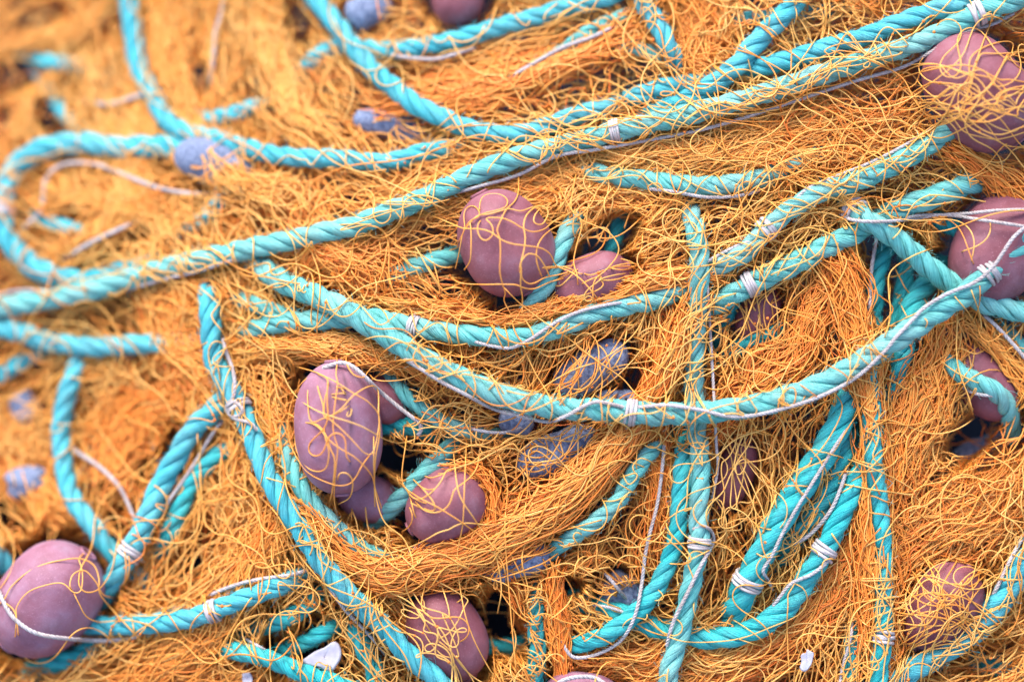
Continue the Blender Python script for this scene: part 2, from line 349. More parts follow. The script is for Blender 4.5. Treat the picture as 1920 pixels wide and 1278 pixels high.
  [(120,1165,-3),(165,1170,2),(207,1172,4),(258,1170,5),(310,1166,6),(362,1157,6),(399,1145,6),(448,1125,6),(499,1107,5),(551,1086,3),(595,1068,-2)]),
 ('vivid turquoise rope leaving the bottom edge beside the white chip', 'T', 17, 3,
  [(395,1205,-6),(430,1217,2),(470,1225,5),(510,1237,5),(545,1251,5),(585,1267,5),(640,1285,5),(700,1315,5)]),
 ('short teal rope length above the bottom left rope end', 'T', 17, 4,
  [(455,1185,-6),(480,1177,-5),(520,1165,-4),(560,1145,-4),(592,1118,-4),(605,1085,-6)]),
 ('pale teal rope lying just behind the white chip', 'T', 15, 5,
  [(515,1222,-8),(559,1209,-6),(587,1196,-5),(616,1180,-5),(650,1165,-5),(700,1150,-8)]),
 ('teal rope hanging left of the bottom float into the corner of the curve', 'T', 17, 8,
  [(630,1125,-6),(655,1160,-3),(672,1190,-3),(684,1220,-3),(702,1255,-3),(712,1310,-3)]),
 ('turquoise rope leaning between the large mauve float and the netted one', 'P', 17, 3,
  [(885,800,-9),(860,822,-6),(837,846,-5),(802,880,-5),(768,917,-5),(733,952,-6),(695,985,-9)]),
 ('teal rope in shade right of the large mauve float', 'T', 18, 4,
  [(690,792,-10),(730,797,-9),(775,800,-9),(830,815,-10)]),
 ('faded rope under netting below the left arm of the U rope', 'P', 14, 16,
  [(700,670,-8),(728,705,-5),(765,745,-4),(805,775,-3),(850,800,-3),(923,815,-4),(970,820,-7)]),
 ('faded rope seen through the curved orange bunch towards lower centre', 'P', 15, 14,
  [(1262,800,-4),(1235,830,0),(1210,858,2),(1181,900,3),(1157,941,3),(1112,980,3),(1078,1003,2),(1036,1031,0),(1010,1060,-4)]),
 ('teal rope hanging inside fine netting at bottom centre', 'T', 16, 16,
  [(1012,1075,-6),(1008,1130,-4),(1004,1170,-4),(1008,1220,-4),(1002,1310,-4)]),
 ('deeply shaded rope stub right of the bottom float', 'T', 15, 0,
  [(870,1202,-18),(920,1213,-18),(990,1205,-18)]),
 ('teal rope crossing under netting right of the vertical rope', 'T', 15, 6,
  [(1335,690,-10),(1363,664,-8),(1415,638,-8),(1467,616,-8),(1505,580,-10)]),
 ('short teal rope stub beside the small shaded float', 'T', 14, 4,
  [(1335,650,-9),(1355,605,-7),(1378,565,-7),(1412,540,-9)]),
 ('rope end at the left edge above the lower left float', 'B', 17, 1,
  [(-60,990,0),(-20,1020,0),(0,1045,0),(28,1085,-3)]),
 ('dark teal rope beneath the lower left float', 'T', 18, 3,
  [(50,1262,-10),(100,1245,-8),(140,1232,-8),(190,1208,-8),(270,1175,-10)]),
 ('teal rope mostly hidden by net behind the leaning rope at lower left', 'T', 17, 5,
  [(465,820,-3),(400,860,-1),(360,905,-1),(335,960,-2),(308,1020,-3),(285,1060,-10)]),
 ('blurred teal rope low on the left edge, slanting up', 'B', 14, 6,
  [(-30,715,-2),(14,695,0),(52,672,0),(110,650,-4)]),
 ('blurred dark teal rope behind the upright one near the left edge', 'T', 14, 6,
  [(215,700,-9),(195,765,-8),(186,816,-8),(168,870,-8),(160,930,-8)]),
 ('faint blurred rope hanging from the top left behind netting', 'B', 14, 16,
  [(368,-40,-8),(358,20,-8),(340,69,-8),(335,130,-10)]),
 ('faint blurred rope arching down at top, left of centre', 'B', 12, 14,
  [(440,-30,-8),(465,7,-8),(500,40,-8),(516,90,-8),(500,140,-10)]),
 ('faint blurred rope scrap at upper left between two dark pockets', 'B', 15, 8,
  [(30,95,-6),(75,112,-1),(115,118,0),(150,125,-2),(190,150,-6)]),
 ('faint blurred rope behind the bright rope at top left, running toward the open loop', 'B', 15, 9,
  [(330,190,-5),(380,222,-1),(430,216,0),(480,200,-2),(530,190,-6)]),
 ('faint blurred rope in the middle of the open loop at left', 'B', 14, 8,
  [(40,395,-5),(80,412,-1),(125,425,0),(165,440,-3),(200,470,-7)]),
 ('pale rope peeping through netting just below the start of the long curved rope', 'P', 15, 10,
  [(410,540,-5),(450,560,-1),(500,578,0),(550,590,-1),(600,612,-5)]),
 ('faint rope scrap under net at the top, left of the hanging mauve string', 'B', 14, 6,
  [(330,60,-6),(355,72,-1),(385,85,-1),(420,95,-6)]),
 ('pale rope glimpsed under net between the sagging rope and the diagonal at top middle', 'P', 14, 10,
  [(1100,95,-7),(1150,85,-3),(1210,95,-2),(1240,120,-3),(1300,150,-7)]),
 ('shaded rope end in the lower right corner', 'T', 18, 5,
  [(1825,1235,-12),(1870,1250,-12),(1960,1270,-12)]),
 ('dark teal rope glimpsed under the curved bunch at lower centre', 'T', 14, 5,
  [(670,1148,-12),(733,1136,-12),(800,1122,-12)]),
]
curves = []
for lab, c, r, cover, pts in ROPES:
    pts = list(pts)
    for e, nb in ((0, 1), (-1, -2)):             # ropes that leave the frame run on across the heap
        p, o_ = np.array(pts[e], float), np.array(pts[nb], float)
        if not (0 < p[0] < W and 0 < p[1] < H):
            d_ = (p - o_)[:2]; d_ /= np.hypot(*d_); t_ = (*(p[:2] + d_*200 + rng.normal(0, 30, 2)), p[2] - 8)
            pts = [t_] + pts if e == 0 else pts + [t_]
    q = spline(pts, 7.0); k = np.arange(len(q)); ed0, ed1 = k*7/60., (len(q)-1-k)*7/60.
    for e, p in ((ed0, q[0]), (ed1, q[-1])):
        if 0 < p[0] < W and 0 < p[1] < H: q[:, 2] -= 13*np.clip(1 - e*.72, 0, 1)**1.5
    curves.append(q)
# lift and lower ropes where they cross, the one written higher stays on top
off = [np.zeros(len(q)) for q in curves]
own = np.concatenate([np.full(len(q), i) for i, q in enumerate(curves)])
XY = np.vstack([q[:, :2] for q in curves]); HH = np.concatenate([q[:, 2] for q in curves])
RR = np.concatenate([np.full(len(q), ROPES[i][2] / MM) for i, q in enumerate(curves)])
di = np.hypot(XY[:, None, 0] - XY[None, :, 0], XY[:, None, 1] - XY[None, :, 1]) / MM
rs = (RR[:, None] + RR[None]) * 0.96
close = (di < rs) & (own[:, None] != own[None])
ia, ib = np.nonzero(close); need = np.sqrt(np.maximum(rs[ia, ib]**2 - di[ia, ib]**2, 0))
base = HH.copy()
st = np.r_[0, np.cumsum([len(q) for q in curves])]
for it in range(14):
    d = HH[ia] - HH[ib]
    up = (base[ia] > base[ib]) | ((base[ia] == base[ib]) & (own[ia] < own[ib]))
    lack = np.where(up, need - d, 0); lack = np.maximum(lack, 0) * 0.45
    add = np.zeros(len(HH)); sub = np.zeros(len(HH))
    np.maximum.at(add, ia[up], (lack * 0.25)[up]); np.maximum.at(sub, ib[up], (lack * 0.9)[up])
    ch = add - sub
    for k in range(len(curves)):
        a, b = st[k], st[k+1]
        HH[a:b] = HH[a:b] + smooth1(ch[a:b], 2)
        HH[a:b] = smooth1(HH[a:b], 1)
for k in range(len(curves)): curves[k][:, 2] = HH[st[k]:st[k+1]]

def laid(q, rpx, lobes=3, pitch_d=3.45, ring=36, step=3.0, hand=-1, wob=0.03, fuzz=0.0, lobes_soft=True):
    """mesh of a laid (twisted) rope along q (x, y, h)"""
    L = np.r_[0, np.cumsum(np.hypot(*np.diff(q[:, :2], axis=0).T))]
    n = max(6, int(L[-1] / step)); s = np.linspace(0, L[-1], n)
    x, y, h = (np.interp(s, L, q[:, k]) for k in range(3))
    x, y, h = smooth1(x, 3), smooth1(y, 3), smooth1(h, 3)
    P = place(x, y, h); T, A, B = frames(P[None]); A, B = A[0], B[0]
    ls = np.r_[0, np.cumsum(np.linalg.norm(np.diff(P, axis=0), axis=1))]
    z0 = D0 + bil(DM, x, y, -400, -400, 20.0) * 0.001
    R = rpx * 1.08 / PXM * (z0 / D0) * (1 + wob * np.sin(ls * 90 + rng.uniform(0, 6)) * rng.uniform(.5, 1))
    twist = hand * ls / (pitch_d * 2 * np.mean(R)) * 2 * math.pi + rng.uniform(0, 6) + 0.35 * np.sin(ls * 40 + rng.uniform(0, 6))
    m = 2 * math.pi / lobes; per = ring // lobes
    loc = np.linspace(-1, 1, per, endpoint=False); loc = np.sign(loc) * (1 - (1 - np.abs(loc))**1.7) * m/2
    ph = np.concatenate([loc + m*k for k in range(lobes)]); psi = np.tile(loc, lobes)
    a, rho = (0.35, 0.65) if lobes_soft else (0.46, 0.56)
    prof = a*np.cos(psi) + np.sqrt(np.maximum(rho**2 - (a*np.sin(psi))**2, 0.001))
    prof = prof / prof.max() * (1 - .20*np.exp(-((np.abs(psi) - m/2) / .07)**2))
    ang = ph[None] + twist[:, None]
    V = P[:, None] + (R[:, None] * prof)[..., None] * (A[:, None]*np.cos(ang)[..., None] + B[:, None]*np.sin(ang)[..., None])
    idx = np.arange(n * ring).reshape(n, ring); nx = np.roll(idx, -1, 1)
    F = np.stack([idx[:-1], nx[:-1], nx[1:], idx[1:]], -1).reshape(-1, 4)
    uv = np.stack([np.repeat(ls, ring), np.tile(np.where(np.arange(ring) < ring, psi, 0) * R.mean() * 0.5, n) + np.tile(np.floor((ph + m/2) / m), n) * 0.37], 1)
    VV = [V.reshape(-1, 3)]; FF = [F]; UU = [uv]; nn = n * ring
    # close both ends
    for e, row in ((0, idx[0]), (-1, idx[-1])):
        c = V[e].mean(0)
        VV.append(c[None]); UU.append(uv[:1])
        rr = np.roll(row, -1)
        FF.append(np.stack([row, rr, np.full(ring, nn), np.full(ring, nn)], -1)[:, [0, 1, 2, 3]]); nn += 1
    # loose hairs
    nf = int(L[-1] * fuzz)
    body = (np.concatenate(VV), np.concatenate(FF), np.concatenate(UU)); hairs = None
    if nf:
        VV, FF, UU, nn = [], [], [], 0
        k = rng.integers(0, n, nf); a2 = rng.uniform(0, 2*math.pi, nf)
        nrm = A[k]*np.cos(a2)[:, None] + B[k]*np.sin(a2)[:, None]
        p0 = P[k] + nrm * (R[k] * 0.9)[:, None]; ln = rng.uniform(.0006, .0034, nf)[:, None]
        dr = nrm * rng.uniform(.2, .9, (nf, 1)) + T[0][k] * rng.choice([-1, 1], (nf, 1)) * rng.uniform(.5, 1, (nf, 1)) + rng.normal(0, .3, (nf, 3))
        p2 = p0 + dr * ln; p1 = (p0 + p2)/2 + nrm * ln * .15
        PP = np.stack([p0, p1, p2], 1); t_, a_, b_ = frames(PP)
        aa = np.arange(3) * 2 * math.pi / 3; rad = 0.00007
        Vh = PP[:, :, None] + rad * (a_[:, :, None]*np.cos(aa)[:, None] + b_[:, :, None]*np.sin(aa)[:, None])
        ih = np.arange(nf * 9).reshape(nf, 3, 3) + nn; nh = np.roll(ih, -1, 2)
        FF.append(np.stack([ih[:, :-1], nh[:, :-1], nh[:, 1:], ih[:, 1:]], -1).reshape(-1, 4))
        VV.append(Vh.reshape(-1, 3)); UU.append(np.repeat(np.stack([ls[k], a2], 1), 9, 0)); nn += nf * 9
        hairs = (np.concatenate(VV), np.concatenate(FF), np.concatenate(UU))
    return body, hairs

def laid_obj(name, q, rpx, m, parent=None, **kw):
    (V, F, U), hairs = laid(q, rpx, **kw)
    ob = link_mesh(name, V, F, m, uv=U, parent=parent)
    if hairs: link_mesh('loose_fibres', *hairs[:2], m, uv=hairs[2], parent=ob)
    return ob

rope_objs = []
for (lab, c, r, cover, pts), q in zip(ROPES, curves):
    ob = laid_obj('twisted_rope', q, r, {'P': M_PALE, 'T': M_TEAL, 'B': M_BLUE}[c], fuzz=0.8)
    tag(ob, lab, 'rope', 'twisted turquoise ropes in the net heap'); rope_objs.append(ob)

# white lashings bound round the ropes (parts of them)
def lashing(ri, x, y, turns=4, wide=26, tail=True):
    q = curves[ri]; k = int(np.argmin(np.hypot(q[:, 0] - x, q[:, 1] - y))); k = min(max(k, 1), len(q) - 2)
    r = ROPES[ri][2]
    P = place(q[:, 0], q[:, 1], q[:, 2]); t = P[k+1] - P[k-1]; t /= np.linalg.norm(t)
    a = np.cross(t, FWD); a /= np.linalg.norm(a); b = np.cross(a, t)
    z0 = D0 + bil(DM, q[k:k+1, 0], q[k:k+1, 1], -400, -400, 20.0)[0] * 0.001
    R = r * 1.08 / PXM * z0 / D0 * 1.02; wd = wide / PXM
    th = np.linspace(0, turns * 2 * math.pi, turns * 22)
    u = (th / th[-1] - .5) * wd + np.sin(th * rng.uniform(.3, .6) + rng.uniform(0, 6)) * wd * .06 + np.sin(th*1.3 + rng.uniform(0, 6)) * wd * .05
    Q = P[k] + t * u[:, None] + (a * np.cos(th)[:, None] + b * np.sin(th)[:, None]) * (R * (1 + .03 * np.sin(th * 1.7)))[:, None]
    rad = 0.6 * wd / turns
    tb = Tubes(); tb.add(Q[None], [rad], [0.5], 8)
    V = np.concatenate(tb.V); F = np.concatenate(tb.F)
    kk = np.arange(len(V)) // 8
    U = np.stack([kk * 0.0008, (np.arange(len(V)) % 8) * 0.0003], 1)
    ob = link_mesh('lashing', V, F, M_CORD, uv=U, parent=rope_objs[ri])
    return ob
for a in [(0,1828,28,4,30),(0,1153,246,4,22),(1,1180,772,4,24),(1,1852,513,5,32),(2,775,613,4,22),(2,1436,430,4,28),(3,1405,534,4,24),
          (4,1600,390,4,28),(5,1312,1014,4,26),(7,1403,1088,4,26),(9,1546,1031,4,28),(11,1656,1193,4,28),(39,399,1145,4,24),(32,246,1031,4,26),
          (27,6,395,4,26),(33,442,762,3,18)]:
    lashing(a[0], a[1], a[2], turns=a[3], wide=a[4]*.85)

# ------------------------------------------------------------------ floats
# label, x, y, half length px, half width px, angle, height mm, material, squash
FLOATS = [
 ('plump mauve float with crossing net loops, between the diagonal rope and the dipping rope', 947,455,103,84,62,1,0),
 ('half hidden small mauve float just right of the turquoise rope beside the central float', 1108,530,78,52,-22,-5,0),
 ('large smooth lilac float standing upright left of centre, dark seam down it', 634,802,124,80,86,5,1),
 ('rosy float end peeping out behind the upper right of the large lilac float', 716,748,52,40,40,-10,2),
 ('squat mauve float wrapped by an orange bunch below the middle', 838,948,82,66,-32,-1,0),
 ('shaded float caught in thin net strands at bottom centre', 838,1190,92,70,62,-6,2),
 ('biggest pink float under wavy net strands in the upper right corner', 1834,172,120,92,52,2,0),
 ('dusty float at the right edge crossed by two white cords', 1872,468,108,86,-60,-3,0),
 ('reddish float wrapped tightly in net near the lower right corner', 1764,1138,92,66,-52,-2,2),
 ('smooth lilac float at lower left with a white cord looped across it', 88,1124,116,92,-48,6,1),
 ('pink float cut by the top edge of the picture', 856,-12,62,50,80,-1,2),
 ('small float deep in shade right of the vertical rope', 1420,588,56,38,-60,-12,2),
 ('float half smothered by orange net right of the vertical rope, lower down', 1376,888,68,38,-70,-12,2),
 ('dark red float beneath a faded rope at the right', 1838,710,92,56,48,-13,2),
 ('dim purple float in the gap under the large lilac float', 688,932,60,45,20,-16,1),
 ('float showing only its top at the bottom edge under a white cord', 1092,1318,80,58,10,0,1),
]
def mk_float(lab, x, y, a, b, ang, h, mi):
    z0 = D0 + bil(DM, np.array([x*1.]), np.array([y*1.]), -400, -400, 20.0)[0] * .001
    sc = z0 / D0 / PXM; A_, B_ = a*sc, b*sc
    nu, nv = 72, 64
    C = place(np.array([x*1.]), np.array([y*1.]), np.array([h*1.]))[0]
    th = math.radians(ang); tip = rng.uniform(-.07, .07)
    ax = RIGHT*math.cos(th) - UP*math.sin(th) + FWD*tip; ax /= np.linalg.norm(ax)
    bx = np.cross(ax, FWD); bx /= np.linalg.norm(bx); cx = np.cross(bx, ax)
    # half profile with a through hole at both ends
    u = np.linspace(-1, 1, nu - 8); uu = np.sin(u * math.pi/2)
    rr = np.maximum(1 - np.abs(uu)**2.5, 0)**(1/2.1)
    hole = .15
    keep = rr > hole
    uu, rr = uu[keep], rr[keep]
    uu = np.r_[uu[0]+.42, uu[0]+.16, uu[0]+.03, uu, uu[-1]-.03, uu[-1]-.16, uu[-1]-.42]
    rr = np.r_[.02, hole*.72, hole*.86, rr, hole*.86, hole*.72, .02]
    v = np.arange(nv)*2*math.pi/nv
    UU, VV = np.meshgrid(uu, v, indexing='ij'); Rr = np.repeat(rr[:, None], nv, 1)
    s1, s2, s3 = rng.uniform(0, 6, 3)
    dent = 1 + .022*np.sin(2*VV+s1)*np.cos(2.2*UU+s2) + .008*np.sin(3*VV+4*UU+s3) + .05*UU
    v0 = 1.2 if h == 5 or (a == 78 and b == 52) else .1
    dv = (VV - v0 - .05*np.sin(4*UU) + math.pi) % (2*math.pi) - math.pi
    dvb = (VV - v0 - math.pi + math.pi) % (2*math.pi) - math.pi
    g = np.exp(-(dv/.05)**2) + np.exp(-(dvb/.05)**2)
    dent = dent * (1 - .012*g)
    V = C + A_*UU[..., None]*ax + (B_*Rr*dent)[..., None]*(bx*np.cos(VV)[..., None] - cx*np.sin(VV)[..., None])
    seam = g*.75*(.55+.45*np.sin(9*UU+s1)) * (Rr > hole)
    n = len(uu); idx = np.arange(n*nv).reshape(n, nv); nx = np.roll(idx, -1, 1)
    F = np.stack([idx[:-1], idx[1:], nx[1:], nx[:-1]], -1).reshape(-1, 4)
    ob = link_mesh('net_float', V.reshape(-1, 3), F, M_FL[mi], tint=np.clip(seam, 0, 1).ravel(), attr='seam', origin=C)
    # mould line and the lip of each hole
    tb = Tubes(); ulo, uhi = uu[3], uu[-4]; us = np.linspace(ulo, uhi, 70); rs_ = np.interp(us, uu, rr)
    for v1 in (v0, v0 + math.pi):
        vv = v1 + (.05*np.sin(4*us) if v1 == v0 else 0*us)
        dn = (1 + .022*np.sin(2*vv+s1)*np.cos(2.2*us+s2) + .008*np.sin(3*vv+4*us+s3) + .05*us)*(1-.012)
        Pq = C + A_*us[:, None]*ax + (B_*rs_*dn)[:, None]*(bx*np.cos(vv)[:, None] - cx*np.sin(vv)[:, None])
        tb.add(Pq[None], [.00022], [0], 6)
    V2 = np.concatenate(tb.V); link_mesh('mould_seam', V2, np.concatenate(tb.F), M_SEAM, parent=ob)
    for ue, sg in ((uu[3], -1), (uu[-4], 1)):
        vv = np.linspace(0, 2*math.pi, 33); r0 = rr[3]
        Pq = C + A_*(ue + sg*.012)*ax + B_*r0*.96*(bx*np.cos(vv)[:, None] - cx*np.sin(vv)[:, None])
        tb = Tubes(); tb.add(Pq[None], [.0009], [0], 8)
        link_mesh('hole_rim', np.concatenate(tb.V), np.concatenate(tb.F), M_FL[mi], parent=ob)
    return tag(ob, lab, 'net float', 'egg shaped plastic net floats')
for f in FLOATS: mk_float(*f)

# ------------------------------------------------------------------ sinkers and chips
SINK = [
 ('speckled blue grey sinker lying in the gap below the dipping rope', 1108,690,78,38,-30,-5),
 ('speckled sinker veiled by loops just under the lowest part of the U rope', 1045,845,82,38,-24,-5),
 ('small sinker end showing under the white cord left of the U rope lowest part', 968,790,34,24,10,-5),
 ('sinker left of the curved orange bunch, under the squat float', 825,1036,66,27,-10,-4),
 ('sinker lying right under the curved orange bunch', 968,1052,68,32,-12,-3),
 ('dark round sinker in the hollow at lower centre', 1168,1112,46,38,20,-14),
 ('blurred violet grey sinker beneath the blue rope at upper left', 405,312,82,38,20,3),
 ('pale blurred sinker at the top edge left of the pink float', 692,18,46,34,-30,-2),
 ('sinker faintly seen through netting left of the diagonal rope, upper middle', 735,238,75,26,14,-7),
 ('dark sinker deep in the hollow at the right edge', 1846,852,64,36,-20,-33),
 ('small sinker tip beside the white lashing of the U rope', 1158,748,40,18,0,-6),
 ('faint blue sinker blurred at the far left', 48,765,34,28,60,-4),
 ('pale blue sinker blurred above the lower left float', 50,905,32,40,80,-4),
]
def mk_sink(lab, x, y, a, b, ang, h):
    z0 = D0 + bil(DM, np.array([x*1.]), np.array([y*1.]), -400, -400, 20.0)[0] * .001
    sc = z0 / D0 / PXM; A_, B_ = a*sc, b*sc
    C = place(np.array([x*1.]), np.array([y*1.]), np.array([h - 2.]))[0]
    th = math.radians(ang)
    ax = RIGHT*math.cos(th) - UP*math.sin(th) + FWD*rng.uniform(-.1, .1); ax /= np.linalg.norm(ax)
    bx = np.cross(ax, FWD); bx /= np.linalg.norm(bx); cx = np.cross(bx, ax)
    nu, nv = 40, 36
    u = np.linspace(-1, 1, nu); uu = np.sin(u*math.pi/2); rr = np.maximum(1 - np.abs(uu)**4, 0)**.5; rr = np.maximum(rr, .02)
    v = np.arange(nv)*2*math.pi/nv; UU, VV = np.meshgrid(uu, v, indexing='ij'); Rr = np.repeat(rr[:, None], nv, 1)
    s = rng.uniform(0, 6, 6)
    n_ = 1 + .10*np.sin(1.7*UU+s[4])*np.cos(VV+s[5]) + .07*np.sin(3*UU+s[0])*np.cos(2*VV+s[1]) + .03*np.sin(7*UU+3*VV+s[2]) + .02*np.sin(13*UU-5*VV+s[3]) + rng.normal(0, .006, UU.shape)
    V = C + A_*UU[..., None]*ax + (B_*Rr*n_)[..., None]*(bx*np.cos(VV)[..., None] - .8*cx*np.sin(VV)[..., None])
    idx = np.arange(nu*nv).reshape(nu, nv); nx = np.roll(idx, -1, 1)
    F = np.stack([idx[:-1], idx[1:], nx[1:], nx[:-1]], -1).reshape(-1, 4)
    ob = link_mesh('net_sinker', V.reshape(-1, 3), F, M_SINK, origin=C)
    return tag(ob, lab, 'sinker', 'speckled blue grey sinkers')
for f in SINK: mk_sink(*f)

def chip(lab, poly, h, th):
    P = spline([(a, b, 0) for a, b in poly + poly[:1]], 4.0)[:-1, :2] + rng.normal(0, .6, 2); c = P.mean(0); n = len(P)
    rings = []
    for k, (s, dz) in enumerate([(.02, 0), (.9, 0), (1, .25), (1, .75), (.9, 1), (.02, 1)]):
        q = c + (P - c) * s
        rings.append(place(q[:, 0], q[:, 1], np.full(n, h + th * dz) + P[:, 0] * .0 + (P[:, 1] - c[1]) * .03))
    V = np.concatenate(rings); idx = np.arange(len(V)).reshape(len(rings), n); nx = np.roll(idx, -1, 1)
    F = np.stack([idx[:-1], nx[:-1], nx[1:], idx[1:]], -1).reshape(-1, 4)
    ob = link_mesh('white_chip', V, F, M_SHELL); ob.data.polygons.foreach_set('use_smooth', np.zeros(len(F), bool))
    bv = ob.modifiers.new('edge', 'BEVEL'); bv.width = .0006; bv.segments = 2; bv.angle_limit = math.radians(25)
    return tag(ob, lab, 'chip', 'white chips caught in the net')
chip('white wedge shaped chip beside the rope at the bottom left of centre', [(563,1238),(575,1230),(590,1220),(607,1213),(624,1202),(634,1207),(639,1221),(637,1236),(629,1249),(624,1257),(612,1259),(598,1251),(584,1249),(571,1245)], -1, 3.5)
chip('small white chip stuck in orange net low on the right', [(1501,1228),(1505,1222),(1511,1223),(1513,1214),(1519,1219),(1526,1222),(1524,1233),(1521,1244),(1513,1255),(1506,1257),(1499,1251),(1502,1240)], 7, 2.5)
chip('tiny white chip at the bottom edge under the vivid rope', [(454,1262),(466,1258),(474,1270),(470,1284),(456,1280)], -2, 2.5)

# gathered bunches of net: label, width, strands, height, dome, tint, centre line, fray
BUNCH = [
 ('thick bright orange net bunch sweeping in a curve below the U rope to lower left', 84, 300, 2, 8, .33, [(1300,560),(1270,640),(1232,720),(1190,790),(1130,865),(1060,930),(980,985),(890,1030),(800,1062),(720,1080),(650,1050),(600,1000)], .06),
 ('long orange net bunch hanging vertically at right around a rope', 78, 300, 2, 7, .38, [(1555,480),(1590,540),(1606,620),(1618,700),(1632,800),(1640,900),(1640,1000),(1645,1100),(1650,1200),(1650,1320)], .08),
 ('orange net bunch slanting down left from the climbing rope at right', 96, 200, -4, 7, .25, [(1575,470),(1545,540),(1515,610),(1480,670),(1430,720),(1370,765),(1330,810)], .1),
 ('orange net bunch fanning down from the rope crossing at right', 120, 240, -4, 7, .4, [(1785,560),(1765,630),(1740,720),(1705,800),(1680,880),(1660,950)], .12),
 ('net band slanting right from the rope crossing to the edge', 60, 90, -3, 4, .6, [(1785,570),(1830,605),(1880,660),(1930,720),(1990,790)], .1),
 ('broad net sheet streaming down left from the right edge', 190, 320, -6, 7, .5, [(1990,800),(1925,865),(1855,925),(1775,975),(1700,1025),(1640,1070)], .14),
 ('deep orange net bunch spreading toward the bottom, under the bowed teal rope', 140, 320, -7, 8, .3, [(1630,900),(1610,980),(1580,1060),(1530,1140),(1450,1200),(1360,1240),(1250,1290)], .12),
 ('smooth orange net bunch between two ropes at the top middle', 84, 200, -3, 7, .35, [(1230,40),(1150,72),(1060,112),(960,145),(850,175),(740,190)], .1),
 ('wide band of stretched net loops under the diagonal rope at upper right', 170, 300, -5, 6, .7, [(1760,250),(1660,262),(1540,275),(1400,290),(1250,305),(1100,325),(950,350),(820,375),(700,405)], .2),
 ('tight orange net bunch between the two right hand floats', 62, 130, 0, 6, .4, [(1990,420),(1930,375),(1870,335),(1800,285),(1745,262)], .08),
 ('orange net wad curling left of centre below the diagonal rope', 130, 260, -4, 8, .28, [(420,540),(350,545),(315,590),(330,650),(390,700),(450,760)], .2),
 ('flat orange net bunch running right above the large lilac float', 56, 150, 0, 5, .35, [(420,665),(500,650),(580,646),(660,655),(740,672),(800,700)], .1),
 ('blurred orange net bunch rising from the bottom left', 120, 260, -4, 8, .35, [(220,1300),(300,1240),(370,1185),(430,1110),(480,1030),(530,950),(560,880)], .14),
 ('orange net bunch lying along the dipping rope under the small central float', 50, 150, 1, 6, .35, [(820,585),(900,600),(980,600),(1060,582),(1140,555),(1230,525),(1310,520)], .1),
 ('orange net strands hugging the right side of the squat float', 44, 90, 2, 7, .3, [(830,880),(880,880),(915,915),(925,960),(915,1010)], .1),
 ('short hanging orange bunch left of the netted rope at bottom centre', 34, 70, -4, 5, .15, [(955,1085),(965,1130),(985,1185)], .1),
 ('hanging orange bunch right of the netted rope at bottom centre', 42, 110, -3, 6, .22, [(1035,1060),(1042,1130),(1050,1200),(1060,1290)], .08),
 ('blurred bundle of strands hanging down from the top left', 80, 150, -3, 6, .4, [(300,-60),(292,20),(290,100),(270,180),(255,280),(262,380)], .12),
 ('blurred net band crossing the upper left corner', 60, 110, -2, 6, .55, [(-60,110),(20,88),(90,75),(150,50),(220,-10)], .12),
 ('orange net clump beneath the diagonal rope, left of the central float', 110, 200, -4, 7, .25, [(540,430),(600,450),(660,480),(740,490)], .25),
 ('blurred orange wad behind the leaning rope at left', 130, 220, -6, 9, .2, [(340,760),(270,775),(215,830),(200,900)], .2),
 ('net wad heaped right of the long curved rope, beside the large float', 80, 170, -3, 7, .4, [(480,700),(500,760),(520,830),(500,900)], .25),
 ('orange strands bunched low at the bottom right of centre', 90, 200, -8, 7, .3, [(1080,1230),(1180,1240),(1280,1230),(1380,1200)], .15),
 ('shaded orange bunch along the vertical rope at centre right', 90, 170, -6, 6, .22, [(1250,560),(1240,680),(1220,800),(1240,930),(1230,1040)], .12),
 ('sunny net tangle at the top edge right of centre', 100, 180, -6, 7, .45, [(1310,-40),(1320,40),(1300,110),(1330,140)], .25),
 ('blurred bunch hanging from the top edge beside the mauve string', 60, 90, -2, 7, .4, [(350,-60),(345,30),(330,120),(350,200),(400,300)], .15),
 ('blurred fan of strands falling from the top edge left of the slanting rope', 90, 120, -3, 7, .5, [(520,-60),(500,30),(515,120),(560,210),(640,270)], .18),
 ('blurred band of strands drooping across the left loop of rope', 80, 110, -3, 6, .45, [(200,180),(240,260),(235,350),(190,430),(120,470)], .2),
 ('blurred clump of strands over the sinker at upper left', 70, 80, 2, 5, .6, [(300,270),(380,300),(460,345),(560,370)], .25),
 ('orange bunch at the left margin low down', 110, 160, -8, 7, .3, [(-60,760),(20,830),(60,900),(110,960)], .2),
 ('orange bunch between the bottom float and the long curved rope', 70, 110, -8, 6, .35, [(570,900),(610,980),(640,1060),(700,1110),(760,1180)], .2),
]

# ------------------------------------------------------------------ height of what lies on the heap (for draping net over it)
TS = 4.0; tx0, ty0 = -200.0, -200.0
tw, thh = int((W + 400)/TS), int((H + 400)/TS)
TX, TY = np.meshgrid(tx0 + np.arange(tw)*TS, ty0 + np.arange(thh)*TS)
TM = np.full(TX.shape, -6.0)
for (lab, c, r, cover, pts), q in zip(ROPES, curves):
    r = r*1.12
    for x, y, h in q:
        x0, x1 = int((x - r - tx0)/TS), int((x + r - tx0)/TS) + 2; y0, y1 = int((y - r - ty0)/TS), int((y + r - ty0)/TS) + 2
        x0, y0 = max(x0, 0), max(y0, 0)
        if x1 <= 0 or y1 <= 0 or x0 >= tw or y0 >= thh: continue
        sx, sy = TX[y0:y1, x0:x1] - x, TY[y0:y1, x0:x1] - y
        z = h + np.sqrt(np.maximum(r*r - sx*sx - sy*sy, 0))/MM
        z = np.where(sx*sx + sy*sy < r*r, z, -9); TM[y0:y1, x0:x1] = np.maximum(TM[y0:y1, x0:x1], z)
